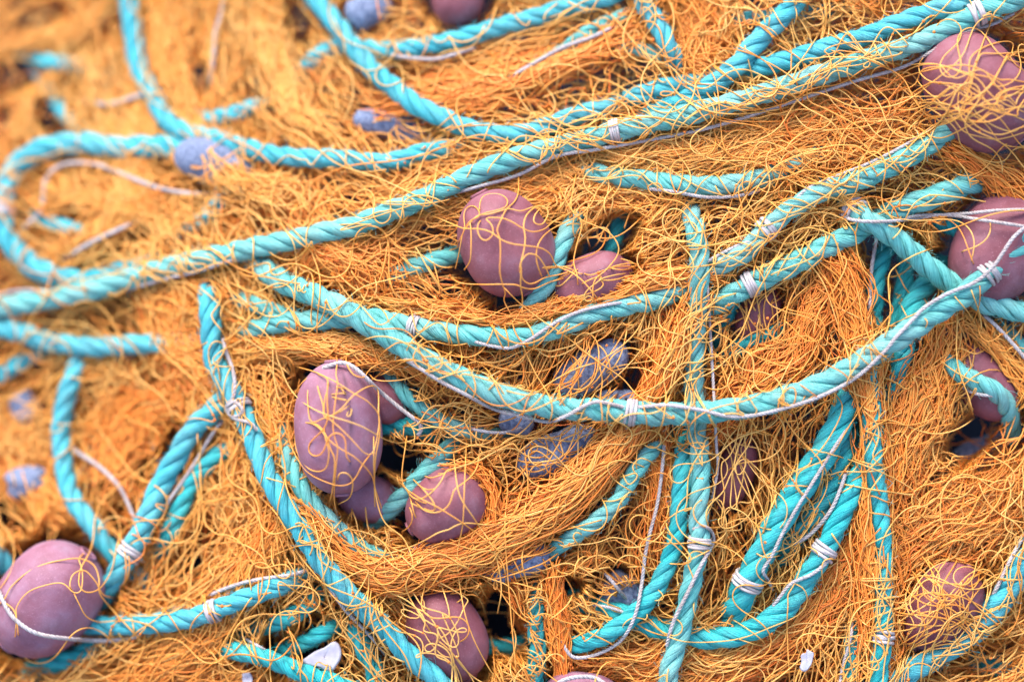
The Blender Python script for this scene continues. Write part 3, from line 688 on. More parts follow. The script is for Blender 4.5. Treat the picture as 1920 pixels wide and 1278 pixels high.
for (lab, x, y, a, b, ang, h, *_) in FLOATS + SINK:
    t = math.radians(ang); ux = (TX-x)*math.cos(t) + (TY-y)*math.sin(t); uy = -(TX-x)*math.sin(t) + (TY-y)*math.cos(t)
    e = 1 - np.abs(ux/(a*1.03))**2.4 - (uy/(b*1.03))**2
    TM = np.maximum(TM, np.where(e > 0, h + .8 + b*1.14*np.sqrt(np.maximum(e, 0))/MM, -9))
TR0 = TM.copy()
for (lab, w, n, h0, dome, tint, pts, fr) in BUNCH:
    for x, y, _ in spline([(a, b, 0) for a, b in pts], 12.0):
        sx = (TX - x)**2 + (TY - y)**2; r = w*.42
        m_ = sx < r*r
        TM[m_] = np.maximum(TM[m_], h0 + dome*.85*np.sqrt(1 - sx[m_]/(r*r)))
def dil(M):
    P = np.pad(M, 1, mode='edge'); return np.maximum.reduce([P[i:i+M.shape[0], j:j+M.shape[1]] for i in range(3) for j in range(3)])
def blur(M, n):
    for _ in range(n):
        P = np.pad(M, 1, mode='edge'); M = (P[:-2, 1:-1] + P[2:, 1:-1] + P[1:-1, :-2] + P[1:-1, 2:] + 4*P[1:-1, 1:-1])/8
    return M
TD = blur(dil(TM), 3)
TD = np.maximum(TD, blur(dil(TM), 1) - .3)
TR_ = np.maximum(blur(dil(TR0), 3), blur(dil(TR0), 1) - .3)
def top(x, y): return bil(TD, x, y, tx0, ty0, TS)

def settle(X, Y, Z, step):
    """strands that would graze the top of a rope are laid clearly over it, the others pass beneath"""
    Tt = top(X, Y); Tm = Tt.copy(); w = max(1, int(26/step))
    for k in range(1, w+1):
        Tm[:, k:] = np.maximum(Tm[:, k:], Tt[:, :-k]); Tm[:, :-k] = np.maximum(Tm[:, :-k], Tt[:, k:])
    over = Z > Tm - .6
    for _ in range(3): over[:, 1:-1] = over[:, 1:-1] & (over[:, :-2] | over[:, 2:])
    Zo = np.maximum(Z, Tt + .35); Zu = np.minimum(Z, np.where(Tm > 0, Tm - 5.5, 99))
    R = np.where(over, Zo, Zu)
    S2 = R.copy(); S2[:, 1:-1] = (R[:, :-2] + 2*R[:, 1:-1] + R[:, 2:])/4
    return np.where(over, np.maximum(S2, Tt + .3), np.minimum(S2, R + 1))

# ------------------------------------------------------------------ white cords
CORDS = [
 ('white cord running beside the lower edge of the long diagonal rope', 4.2, 'o', [(1900,26),(1860,46),(1797,65),(1742,100),(1690,127),(1604,152),(1501,186),(1398,220),(1312,244),(1220,262),(1120,280),(1043,293),(974,327),(905,348),(850,362)]),
 ('white cord following the rope that climbs to the upper right float', 4, 'o', [(1759,232),(1708,266),(1639,302),(1570,330),(1529,346),(1501,365),(1480,393),(1467,420),(1450,445),(1430,452),(1398,455),(1346,479),(1277,520)]),
 ('upper of two white cords stretched across the right hand float', 4.2, 't', [(1575,400),(1591,410),(1621,415),(1668,415),(1713,410),(1754,404),(1815,400),(1865,395),(1920,393),(1980,392)]),
 ('lower of two white cords stretched across the right hand float', 4, 't', [(1690,412),(1723,404),(1784,404),(1845,413),(1886,419),(1940,428)]),
 ('white cord spiralling along the right arm of the U rope', 4.5, 't', [(1985,360),(1930,418),(1902,443),(1888,462),(1862,500),(1830,528),(1795,543),(1768,555),(1733,577),(1703,608),(1680,632),(1656,661),(1604,708),(1535,744),(1467,766),(1408,779),(1363,780),(1322,770),(1260,760),(1220,761),(1190,764)]),
 ('white cord wavering along the left arm of the U rope', 4.5, 't', [(1172,764),(1145,757),(1119,753),(1095,761),(1060,780),(1026,790),(974,779),(923,765),(871,738),(830,717),(790,692),(760,672)]),
 ('white cord crossing the dipping rope below the central float', 4, 't', [(1175,566),(1129,573),(1078,587),(1036,608),(992,637),(957,652),(920,648),(890,640)]),
 ('white cord laid over the top of the large lilac float', 5, 't', [(606,690),(628,682),(645,680),(663,688),(682,704),(704,726),(726,745),(748,763),(770,780),(785,791),(790,804),(784,815)]),
 ('white cord knotted round the rope at left of centre', 4.5, 't', [(418,635),(424,660),(437,695),(440,730),(434,752),(426,765),(432,778),(446,780),(456,770),(446,756),(430,752),(425,768),(440,784),(468,792),(482,806)]),
 ('pale cord slanting beside the leaning rope at lower left', 4.5, 'o', [(424,780),(396,816),(372,857),(344,900),(317,938),(305,965)]),
 ('blurred white cord arching down to the leaning rope', 4.8, 'o', [(132,822),(140,843),(183,872),(220,907),(241,945),(256,985)]),
 ('white cord looped across the lower left lilac float', 5, 't', [(-40,1040),(-12,1085),(0,1112),(21,1152),(62,1184),(121,1196),(189,1200),(241,1196),(266,1186)]),
 ('white cord lying above the rope that runs right from the lower left float', 4.5, 'o', [(372,1124),(430,1100),(482,1086),(551,1076),(590,1062)]),
 ('short white cord pointing at the vivid rope near the bottom', 3.6, 'o', [(450,1190),(480,1208),(515,1228)]),
 ('white cord hugging the lower end of the long curved rope', 4.2, 'o', [(600,1075),(628,1116),(650,1146),(672,1168),(702,1200),(722,1226)]),
 ('white cord hanging down then hooking left at bottom centre', 4.2, 't', [(1245,835),(1243,865),(1233,941),(1212,1027),(1203,1096),(1190,1155),(1164,1200),(1119,1226),(1078,1232),(1060,1215),(1052,1190)]),
 ('white cord tied at the lashing and running down the vertical rope', 4.4, 't', [(1300,992),(1318,985),(1334,996),(1337,1017),(1315,1058),(1291,1107),(1274,1141),(1260,1172),(1250,1210)]),
 ('straight thin white cord right beside the upper vertical rope', 3.6, 'o', [(1322,480),(1326,530),(1332,627),(1339,747),(1343,833),(1346,870),(1339,917),(1330,950)]),
 ('white cord lying across the thickest teal rope', 4, 't', [(1590,800),(1556,852),(1522,907),(1494,952),(1467,1000),(1448,1040),(1430,1070),(1440,1085),(1448,1105)]),
 ('white cord curving between the two teal ropes', 4.5, 'o', [(1592,860),(1584,893),(1560,952),(1525,996),(1494,1017),(1474,1026)]),
 ('white cord crossing the bowed teal rope below its lashing', 4.2, 't', [(1558,1040),(1549,1055),(1522,1076),(1484,1093),(1463,1118),(1450,1135)]),
 ('grey white cord dropping to the rope in the lower right corner', 4.5, 'o', [(1945,965),(1920,1003),(1890,1058),(1870,1100),(1850,1135)]),
 ('taut white cord in front of the shaded teal rope', 4.5, 'd', [(1645,440),(1642,455),(1634,506),(1631,565),(1630,600)]),
 ('white cord along the faded rope leaving the right edge', 4.5, 'o', [(1838,585),(1862,605),(1897,642),(1930,680),(1980,730)]),
 ('white cord under the short faded rope at right', 4, 'o', [(1800,722),(1828,737),(1860,742),(1895,744)]),
 ('white cord just under the U rope, left of the sinker', 3.8, 'o', [(860,795),(885,804),(940,811),(985,800)]),
 ('blurred white cord over the left part of the diagonal rope', 4.5, 'o', [(-40,560),(0,552),(35,545),(80,545),(150,548)]),
 ('pinkish cord parallel to the diagonal rope at left', 4.5, 'o', [(230,545),(310,523),(379,506),(430,489),(470,487)]),
 ('blurred pinkish cord slanting inside the left loop', 5, 'o', [(262,412),(238,423),(172,454),(114,489)]),
 ('blurred pinkish cord winding across the upper left loop', 5, 'o', [(30,440),(52,420),(76,396),(82,365),(86,337),(114,310),(172,306),(224,324),(293,351),(350,362),(396,365)]),
 ('blurred mauve cord hanging from the top edge at left', 5, 'o', [(422,-20),(417,17),(405,60),(400,110),(394,160)]),
 ('blurred mauve cord in the netting near the upper left corner', 5, 'o', [(160,190),(207,195),(258,180),(290,172)]),
 ('white cord under the sagging rope near the top', 4.5, 'o', [(715,98),(733,103),(785,110),(823,110),(871,96),(900,88)]),
 ('white cord beside the netted pale rope in the top middle', 4.5, 'o', [(1167,42),(1112,69),(1060,87),(1009,114),(940,155)]),
 ('white cord below the veiled rope above the vertical rope', 4, 'o', [(1200,352),(1260,359),(1329,370),(1398,365),(1440,350)]),
 ('white cord arching over the bottom edge float', 5, 't', [(1035,1290),(1055,1275),(1085,1268),(1115,1270),(1140,1285)]),
 ('white cord near the short teal length at bottom right of centre', 3.6, 'o', [(1600,1150),(1597,1185),(1590,1215),(1579,1252),(1572,1300)]),
 ('short white cord leading into the dark hollow at lower centre', 4.5, 'd', [(1120,1060),(1140,1080),(1160,1105),(1176,1125)]),
 ('white cord across the dark hollow at lower centre', 3.6, 'd', [(1085,1125),(1110,1132),(1150,1140),(1180,1152)]),
 ('frayed white cord end left of the curved bunch at lower right', 4.5, 'd', [(268,835),(280,826),(290,838),(282,850),(296,858)]),
]
for lab, r, mode, pts in CORDS:
    q = spline([(a, b, 0) for a, b in pts], 6.0)
    T_ = top(q[:, 0], q[:, 1])
    if mode == 't': h = smooth1(np.maximum(T_ + r/MM*.9, 2), 3)
    elif mode == 'o': h = smooth1(np.maximum(T_*.55 + 2.5, 3.0), 5)
    else: h = smooth1(np.full(len(q), -6.0) + np.maximum(T_ + 7, 0), 3)
    if mode == 't': h = np.maximum(h, T_ + r/MM*.7)
    e_ = np.arange(len(q)); ed = np.minimum(e_, len(q)-1-e_)*6.0/38
    h = h - np.where((q[:, 0] > 5) & (q[:, 0] < W-5) & (q[:, 1] > 5) & (q[:, 1] < H-5), (3 if mode == 't' else 9)*np.clip(1-ed, 0, 1)**1.5, 0)
    q[:, 2] = h
    ob = laid_obj('white_string', q, r*.8, M_CORD, lobes=3, ring=18, step=2.5, pitch_d=3.0, wob=.02)
    tag(ob, lab, 'string', 'thin white strings')

# ------------------------------------------------------------------ netting
FLOW = np.array([
 (80,80,-35,.8),(280,80,86,.35),(450,100,80,.7),(550,250,35,.9),(150,250,80,.8),(100,400,20,.9),(300,400,0,.9),(450,380,30,.9),(620,330,25,.8),(700,180,20,.8),
 (900,150,-20,.4),(900,270,5,.8),(780,430,-20,.8),(620,480,40,.8),(750,560,20,.7),(1100,250,-8,.9),(1100,420,-30,.9),(1250,300,-5,.9),(1500,270,-3,.9),(1500,180,-12,.8),
 (1650,200,-10,.9),(1350,420,-30,.7),(1400,60,60,1),(1600,60,20,1),(1850,120,0,1),(1750,400,15,.8),(1870,350,35,.4),(500,560,80,.6),(400,600,70,.5),(250,620,60,.8),
 (100,720,-20,.9),(60,850,70,.9),(250,780,-60,.8),(450,900,70,.8),(400,1000,-50,.7),(300,1230,-30,.6),(550,780,80,.7),(560,1000,60,.5),(650,650,5,.4),(800,760,30,.8),
 (1000,700,-60,.8),(1100,650,-50,.8),(1230,650,-60,.4),(1230,900,-70,.8),(1050,850,-40,.8),(900,780,10,.8),(950,900,-60,.8),(1000,1000,-30,.6),(850,1050,-10,.7),(700,1200,60,.6),
 (900,1180,75,.6),(1100,1080,30,1),(1150,1250,10,.7),(1400,680,-60,.9),(1400,900,60,.8),(1500,650,-60,.4),(1610,650,80,.3),(1640,1000,88,.6),(1400,1050,-70,1),(1500,1150,-40,.6),
 (1350,1230,-25,.4),(1560,1180,-70,.6),(1750,700,-70,.4),(1850,650,45,.5),(1850,780,-50,.7),(1800,950,-40,.5),(1720,1120,-60,.8),(1800,1180,-40,.7),(1880,1050,-60,.8),
 (1700,480,70,.5),(1850,1250,-20,.6),(60,1000,60,.9),(100,1260,-20,.6)], float)
fx = np.arange(-200, W+201, 40.); fy = np.arange(-200, H+201, 40.); FX, FY = np.meshgrid(fx, fy)
d2 = (FX[..., None]-FLOW[:, 0])**2 + (FY[..., None]-FLOW[:, 1])**2
wg = np.exp(-d2/(2*75.**2)) + 1e-9/(1 + d2/1e4)
a2 = np.radians(FLOW[:, 2])*2
FC, FS = (wg*np.cos(a2)).sum(-1)/wg.sum(-1), (wg*np.sin(a2)).sum(-1)/wg.sum(-1)
FLo = (wg*FLOW[:, 3]).sum(-1)/wg.sum(-1)
def flow(x, y):
    c = bil(FC, x, y, -200, -200, 40.); s = bil(FS, x, y, -200, -200, 40.)
    return np.arctan2(s, c)/2, bil(FLo, x, y, -200, -200, 40.)
# places where the heap is open and shows darkness or a bare float: x, y, radius, share of strands dropped
HOLES = np.array([(950,565,34,.97),(1140,450,52,.97),(1190,720,36,.95),(745,860,44,.95),(945,1165,58,.97),(1640,460,40,.97),(1700,500,70,.9),(1655,560,40,.95),
 (1880,835,62,.93),(1820,820,50,.93),(1785,500,36,.97),(100,1010,30,.8),(450,1170,45,.7),(600,1190,40,.85),(634,802,105,.97),(947,455,85,.93),(1105,520,50,.9),(88,1124,100,.95),(1832,172,100,.85),
 (1872,468,85,.93),(838,948,60,.8),(838,1190,70,.85),(1764,1138,66,.8),(1420,590,40,.93),(1374,890,36,.85),(1838,712,50,.7),(688,930,40,.95),(1100,690,55,.7),(1045,845,60,.75),
 (830,1036,50,.6),(968,1050,55,.6),(1168,1112,42,.9),(398,312,50,.85),(20,960,40,.8),(590,1235,45,.95),(850,0,50,.97),(900,10,30,.9),(690,20,45,.8),(1700,640,45,.8),(1590,800,40,.9),
 (520,1230,40,.9),(1950,1100,40,.7),(1560,950,30,.7),(1480,1000,40,.8),(1905,560,30,.6),(1860,1235,40,.6),(40,130,46,.9),(75,30,34,.9),(345,85,30,.9),(375,150,26,.9),(95,225,30,.9),(195,20,30,.85),(560,45,30,.8),(475,150,24,.85),(245,430,26,.8),(620,240,24,.8),(1215,1130,40,.6),(730,240,50,.6),(1640,350,20,.5),
 (330,850,40,.7),(215,1000,35,.7),(1330,1100,30,.4)], float)
MG = 300
DRAPE_ON = {0: .8, 1: .6, 2: .9, 3: .7, 4: .45, 5: .3, 6: .3, 7: .45, 8: .15, 9: .85, 10: .9}
FH = [(x, y, a, b, ang, .62 if i in (11, 12, 13) else .99, DRAPE_ON.get(i, .6)) for i, (_, x, y, a, b, ang, h, m_) in enumerate(FLOATS)]
FH += [(x, y, a, b, ang, .45 if x < 800 else .6, .0) for (_, x, y, a, b, ang, h) in SINK]
for _ in range(14):
    x_, y_ = rng.uniform(0, W), rng.uniform(0, H)
    HOLES = np.vstack([HOLES, [x_, y_, rng.uniform(14, 30), rng.uniform(.6, .85)]])
GAPS = [(x, y, r*1.35, r*.72, math.degrees(flow(np.array([x]), np.array([y]))[0][0]) + rng.normal(0, 15), f, f*.75) for x, y, r, f in HOLES if np.min([np.hypot(x-q[0], y-q[1]) for q in FH]) > 22]
def hole_mask(X, Y, u, drape, gaps_only=False):
    """how far each strand point is drawn down into a hollow or under a float; u = the strand's own luck"""
    m = np.zeros_like(X)
    for k, (hx, hy, a, b, ang, hs, hd) in enumerate(FH + GAPS):
        if gaps_only and (k < len(FH) or a < 42): continue
        R_ = max(a, b)*1.7
        near = (np.abs(X-hx) < R_) & (np.abs(Y-hy) < R_)
        if not near.any(): continue
        t = math.radians(ang); dx, dy = X-hx, Y-hy
        d = np.hypot((dx*math.cos(t)+dy*math.sin(t))/a, (-dx*math.sin(t)+dy*math.cos(t))/b)
        uk = (u + k*.6180339) % 1.0
        v = np.clip((1.42 - d)/.34, 0, 1) if k < len(FH) else np.clip((1.25 - d)/.5, 0, 1)
        m = np.maximum(m, v*(uk[:, None] < (hd if drape else hs)))
    return m
def net_layer(tb, n, h_lo, h_hi, length, drape, tint, rad, step=7.0, respect=1.0, sides=4, amp=1.0, natt=730, cut=True, hj=3.0, ls=1.0):
    K = int(length/step)
    X = np.zeros((n, K)); Y = np.zeros((n, K))
    x = rng.uniform(-MG, W+MG, n); y = rng.uniform(-MG, H+MG, n)
    base = rng.choice([0, math.pi], n) + flow(x, y)[0]; dev = rng.normal(0, .3, n)
    ph = rng.uniform(0, 2*math.pi, (4, n)); lam = np.stack([rng.uniform(115, 230, n), rng.uniform(230, 460, n), rng.uniform(300, 800, n), rng.uniform(300, 800, n)])
    wa = rng.uniform(.3, 2.3, n); lam[:2] *= ls
    for k in range(K):
        X[:, k], Y[:, k] = x, y
        th, lo = flow(x, y)
        th = th + math.pi*np.round((base - th)/math.pi); base = .8*base + .2*th
        s_ = k*step
        env = .55 + .45*np.sin(2*math.pi*s_/lam[3] + ph[3])
        A = amp*wa*(.25 + .75*lo)
        hd = base + dev*(.4+lo) + A*env*np.sin(2*math.pi*s_/lam[0] + ph[0]) + .75*A*np.sin(2*math.pi*s_/lam[1] + ph[1]) + .4*lo*np.sin(2*math.pi*s_/lam[2]+ph[2])
        x = x + step*np.cos(hd); y = y + step*np.sin(hd)
    Z = np.linspace(0, 1, K)[None]
    Z = rng.uniform(h_lo, h_hi, n)[:, None] + hj*.6*np.sin(Z*rng.uniform(3, 14, n)[:, None] + rng.uniform(0, 6, n)[:, None]) + hj*.3*np.sin(Z*rng.uniform(14, 40, n)[:, None] + ph[1][:, None])
    # knots gather the strands that pass them
    ax_, ay_ = rng.uniform(-MG, W+MG, natt), rng.uniform(-MG, H+MG, natt)
    cell = 48.; tab = -np.ones((int((W+2*MG)/cell)+3, int((H+2*MG)/cell)+3), int)
    tab[((ax_+MG)/cell).astype(int)+1, ((ay_+MG)/cell).astype(int)+1] = np.arange(natt)
    keepa = np.unique(tab[tab >= 0])
    ci = np.clip(((X+MG)/cell).astype(int)+1, 1, tab.shape[0]-2); cj = np.clip(((Y+MG)/cell).astype(int)+1, 1, tab.shape[1]-2)
    bd = np.full(X.shape, 1e9); bi = np.zeros(X.shape, int)
    for a in (-1, 0, 1):
        for b in (-1, 0, 1):
            t = tab[ci+a, cj+b]; ok = t >= 0
            d = np.where(ok, np.hypot(X-ax_[t], Y-ay_[t]), 1e9)
            cl = d < bd; bd = np.where(cl, d, bd); bi = np.where(cl, t, bi)
    rho = 22.; q = np.clip(bd/rho, 0, 1)
    pull = np.where(bd < rho, 1 - q**1.1, 0)*.93*(rng.random(n) < .6)[:, None]
    hit = np.zeros(natt, int); np.add.at(hit, bi[bd < 8], 1)
    X = X + (ax_[bi]-X)*pull; Y = Y + (ay_[bi]-Y)*pull
    az = rng.uniform(h_lo, h_hi, natt); Z = Z + (az[bi]-Z)*pull*.8
    for _ in range(2):
        for M in (X, Y, Z): M[:, 1:-1] = (M[:, :-2] + 2*M[:, 1:-1] + M[:, 2:])/4
    u = rng.random(n); hm = hole_mask(X, Y, u, drape)
    if drape:
        Zt = top(X, Y) + .5 + rng.uniform(0, 1.4, n)[:, None]
        Z = np.where(hm > .01, Z, np.maximum(Z, Zt))
        for _ in range(2): Z[:, 1:-1] = (Z[:, :-2] + 2*Z[:, 1:-1] + Z[:, 2:])/4
        Z = np.where(hm > .01, Z, np.maximum(Z, Zt - .25))
    if h_hi > -5 and not drape: Z = settle(X, Y, Z, step)
    Z = Z - 26*hm**1.5
    e_ = np.arange(K)[None]*step; ed = np.minimum(e_, (K-1)*step - e_)/50.; Z = Z - 12*np.clip(1-ed, 0, 1)**1.6
    P = place(X, Y, Z)
    tt = np.clip(tint[0] + tint[1]*rng.normal(0, 1, n), 0, 1)
    # leave out stretches sunk in a hollow or far outside the frame
    dead = (hm > .97) | (X < -MG) | (X > W+MG) | (Y < -MG) | (Y > H+MG)
    n0 = len(tb.F); tb.add(P, rad*rng.uniform(.88, 1.1, n), tt, sides)
    F = tb.F[-1].reshape(n, K-1, sides, 4); ok = ~(dead[:, :-1] | dead[:, 1:]); tb.F[-1] = F[ok].reshape(-1, 4)
    ks = keepa[hit[keepa] >= 2]
    kz = az[ks]
    if drape: kz = np.maximum(kz, top(ax_[ks], ay_[ks]) + .8)
    hk = hole_mask(ax_[ks][None], ay_[ks][None], np.array([.1]), drape)[0] < .3
    ks, kz = ks[hk], kz[hk]
    tb.knots(place(ax_[ks], ay_[ks], kz), rad*1.9, np.full(len(ks), .18))

R_TW = 0.00033
deep = Tubes()
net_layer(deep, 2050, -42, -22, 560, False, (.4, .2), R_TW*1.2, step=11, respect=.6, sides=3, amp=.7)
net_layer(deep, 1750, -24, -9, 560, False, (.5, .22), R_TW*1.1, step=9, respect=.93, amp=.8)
ob = deep.build('under_netting', M_TW); tag(ob, 'shaded orange netting filling the depth of the heap', 'netting', kind='stuff')

mid = Tubes()
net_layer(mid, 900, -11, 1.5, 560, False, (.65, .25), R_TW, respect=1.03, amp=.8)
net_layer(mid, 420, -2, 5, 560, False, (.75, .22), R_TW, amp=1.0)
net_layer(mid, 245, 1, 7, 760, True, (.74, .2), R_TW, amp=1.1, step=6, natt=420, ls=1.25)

fw = rng.normal(0, 1, (14, 2)); fw = fw/np.linalg.norm(fw, axis=1, keepdims=True)*(2*math.pi/rng.uniform(95, 260, 14))[:, None]
fa = 4.2/np.sqrt(14)*2*(1/np.linalg.norm(fw, axis=1)/16); fp = rng.uniform(0, 6.28, (2, 14))
def net_sheets(tb, ns, h_lo, h_hi, drape, tint, rad, strands=(7, 15), length=(260, 620), sp=(8, 20), mesh=(80, 150), slack=1.0, where=None, bend=1.0):
    """stretched pieces of real mesh: neighbouring strands are knotted to one another, now left, now right"""
    step = 5.5; u_all = rng.random(ns)
    for q in range(ns):
        if where is not None: x, y, ang0, Ls, wid = where[q % len(where)]; x += rng.normal(0, 10); y += rng.normal(0, 10)
        else: x, y, ang0, Ls, wid = rng.uniform(-240, W+240), rng.uniform(-240, H+240), None, rng.uniform(*length), None
        K = int(Ls/step); n = int(rng.integers(*strands)); ph = rng.uniform(0, 6.28, 3); A = rng.uniform(.1, .55)*bend; lam = rng.uniform(300, 700)
        B = np.zeros((K, 2)); T = np.zeros((K, 2)); p = np.array([x, y]); base = None
        th0 = flow(np.array([x]), np.array([y]))[0][0] if ang0 is None else math.radians(ang0)
        th0 += rng.normal(0, .35)*bend; half = K//2
        for sgn in (1, -1):
            p = np.array([x, y], float); base = th0
            rngk = range(half, K) if sgn == 1 else range(half-1, -1, -1)
            for k in rngk:
                if ang0 is None:
                    t = flow(p[:1], p[1:])[0][0]; t += math.pi*round((base-t)/math.pi); base = .93*base + .07*t
                hd = base + A*math.sin(6.28*k*step/lam + ph[0])
                B[k] = p; T[k] = (math.cos(hd), math.sin(hd)); p = p + sgn*step*T[k]
        N = np.stack([-T[:, 1], T[:, 0]], 1); sv = np.arange(K)*step
        msh = rng.uniform(*mesh); spc = rng.uniform(*sp) if wid is None else wid/n
        wf = .62 + .5*np.sin(sv*6.28/rng.uniform(200, 500) + ph[1]) * rng.uniform(.3, 1)
        v = np.arange(n)[:, None] - (n-1)/2; sg = np.where(np.arange(n) % 2 == 0, 1, -1)[:, None]
        off_ = spc*wf[None]*(v + .5*sg*np.cos(math.pi*sv/msh)[None])
        X = B[None, :, 0] + off_*N[None, :, 0]; Y = B[None, :, 1] + off_*N[None, :, 1]
        # shared crumple, so that knots stay together
        wv = X[..., None]*fw[:, 0] + Y[..., None]*fw[:, 1]
        X = X + (np.sin(wv + fp[0] + q)*fa).sum(-1); Y = Y + (np.sin(wv + fp[1] + 2*q)*fa).sum(-1)
        # slack of each leg between two knots
        leg = np.floor(sv/msh).astype(int); nl = leg.max()+1; fr = sv/msh - leg
        bu = np.sin(math.pi*fr)**2; lp = np.sin(2*math.pi*fr)
        a1 = rng.normal(0, 13*slack, (n, nl))[:, leg]*bu; a2 = rng.normal(0, 11*slack, (n, nl))[:, leg]*lp*np.sin(math.pi*fr)
        a3 = rng.normal(0, 8*slack, (n, nl))[:, leg]*lp
        big = (rng.random((n, nl)) < .10*slack)[:, leg]
        ang = 2*math.pi*fr; rl = rng.uniform(16, 34, (n, nl))[:, leg]
        X = X + a1*N[:, 0] + a2*T[:, 0] + a3*.5*N[:, 0] + big*rl*bu*(np.sin(ang*1.0)*T[:, 0]*1.6 + (1-np.cos(ang))*N[:, 0]*.8)
        Y = Y + a1*N[:, 1] + a2*T[:, 1] + a3*.5*N[:, 1] + big*rl*bu*(np.sin(ang*1.0)*T[:, 1]*1.6 + (1-np.cos(ang))*N[:, 1]*.8)
        for _ in range(3):
            for M in (X, Y): M[:, 1:-1] = (M[:, :-2] + 2*M[:, 1:-1] + M[:, 2:])/4
        Z = rng.uniform(h_lo, h_hi) + 2.2*np.sin(X/rng.uniform(30, 80) + Y/rng.uniform(30, 80)) + rng.normal(0, 1.0, (n, nl))[:, leg]*bu + rng.normal(0, .5, n)[:, None]
        uu_ = np.full(n, u_all[q])
        hm = hole_mask(X, Y, uu_, drape)
        if drape:
            Zt = top(X, Y) + .4 + rng.uniform(0, 1.0, n)[:, None]; Z = np.where(hm > .01, Z, np.maximum(Z, Zt))
            Z[:, 1:-1] = (Z[:, :-2] + 2*Z[:, 1:-1] + Z[:, 2:])/4
            Z = np.where(hm > .01, Z, np.maximum(Z, Zt - .2))
        if not drape: Z = settle(X, Y, Z, step)
        e_ = sv[None]; ed = np.minimum(e_, sv[-1] - e_)/45.; Z = Z - 26*hm**1.5 - 10*np.clip(1-ed, 0, 1)**1.6
        tt = np.clip(tint[0] + tint[1]*rng.normal() + .08*rng.normal(0, 1, n), 0, 1)
        tb.add(place(X, Y, Z), rad*rng.uniform(.88, 1.1, n), tt, 4)
        F = tb.F[-1].reshape(n, K-1, 4, 4); ok = hm[:, 1:] < .97; tb.F[-1] = F[ok].reshape(-1, 4)
        kk = np.unique(np.clip(np.round(np.arange(0, nl+1)*msh/step).astype(int), 0, K-1))
        kx, ky, kz = X[:, kk].ravel(), Y[:, kk].ravel(), (Z[:, kk] + .15).ravel(); okk = (hm[:, kk].ravel() < .2) & (rng.random(kx.size) < .5)
        if okk.any(): tb.knots(place(kx[okk], ky[okk], kz[okk]), rad*1.7, np.full(okk.sum(), .2))
net_sheets(mid, 205, -12, -1, False, (.6, .22), R_TW)
net_sheets(mid, 130, -4, 4, False, (.7, .2), R_TW, slack=1.2)
net_sheets(mid, 42, 0, 5, True, (.74, .16), R_TW, strands=(4, 9), sp=(16, 34), mesh=(90, 160), slack=1.1)
# pieces stretched over floats and sinkers
OVER = [(1835,175,5,330,210),(1835,190,-12,330,200),(838,1190,70,300,120),(1768,1140,-45,260,150),(1764,1130,30,260,160),
        (1872,470,-40,260,150),(1374,890,-70,240,110),(1060,840,-25,240,110),(1108,690,-35,230,110),(968,1050,-20,200,90),(825,1036,-10,180,70),
        (1838,712,50,240,120),(1108,515,-20,200,100),(400,310,20,240,110)]
net_sheets(mid, 2*len(OVER)-9, 1, 4, True, (.72, .15), R_TW, strands=(5, 9), slack=1.5, where=OVER, mesh=(80, 135), bend=.6)

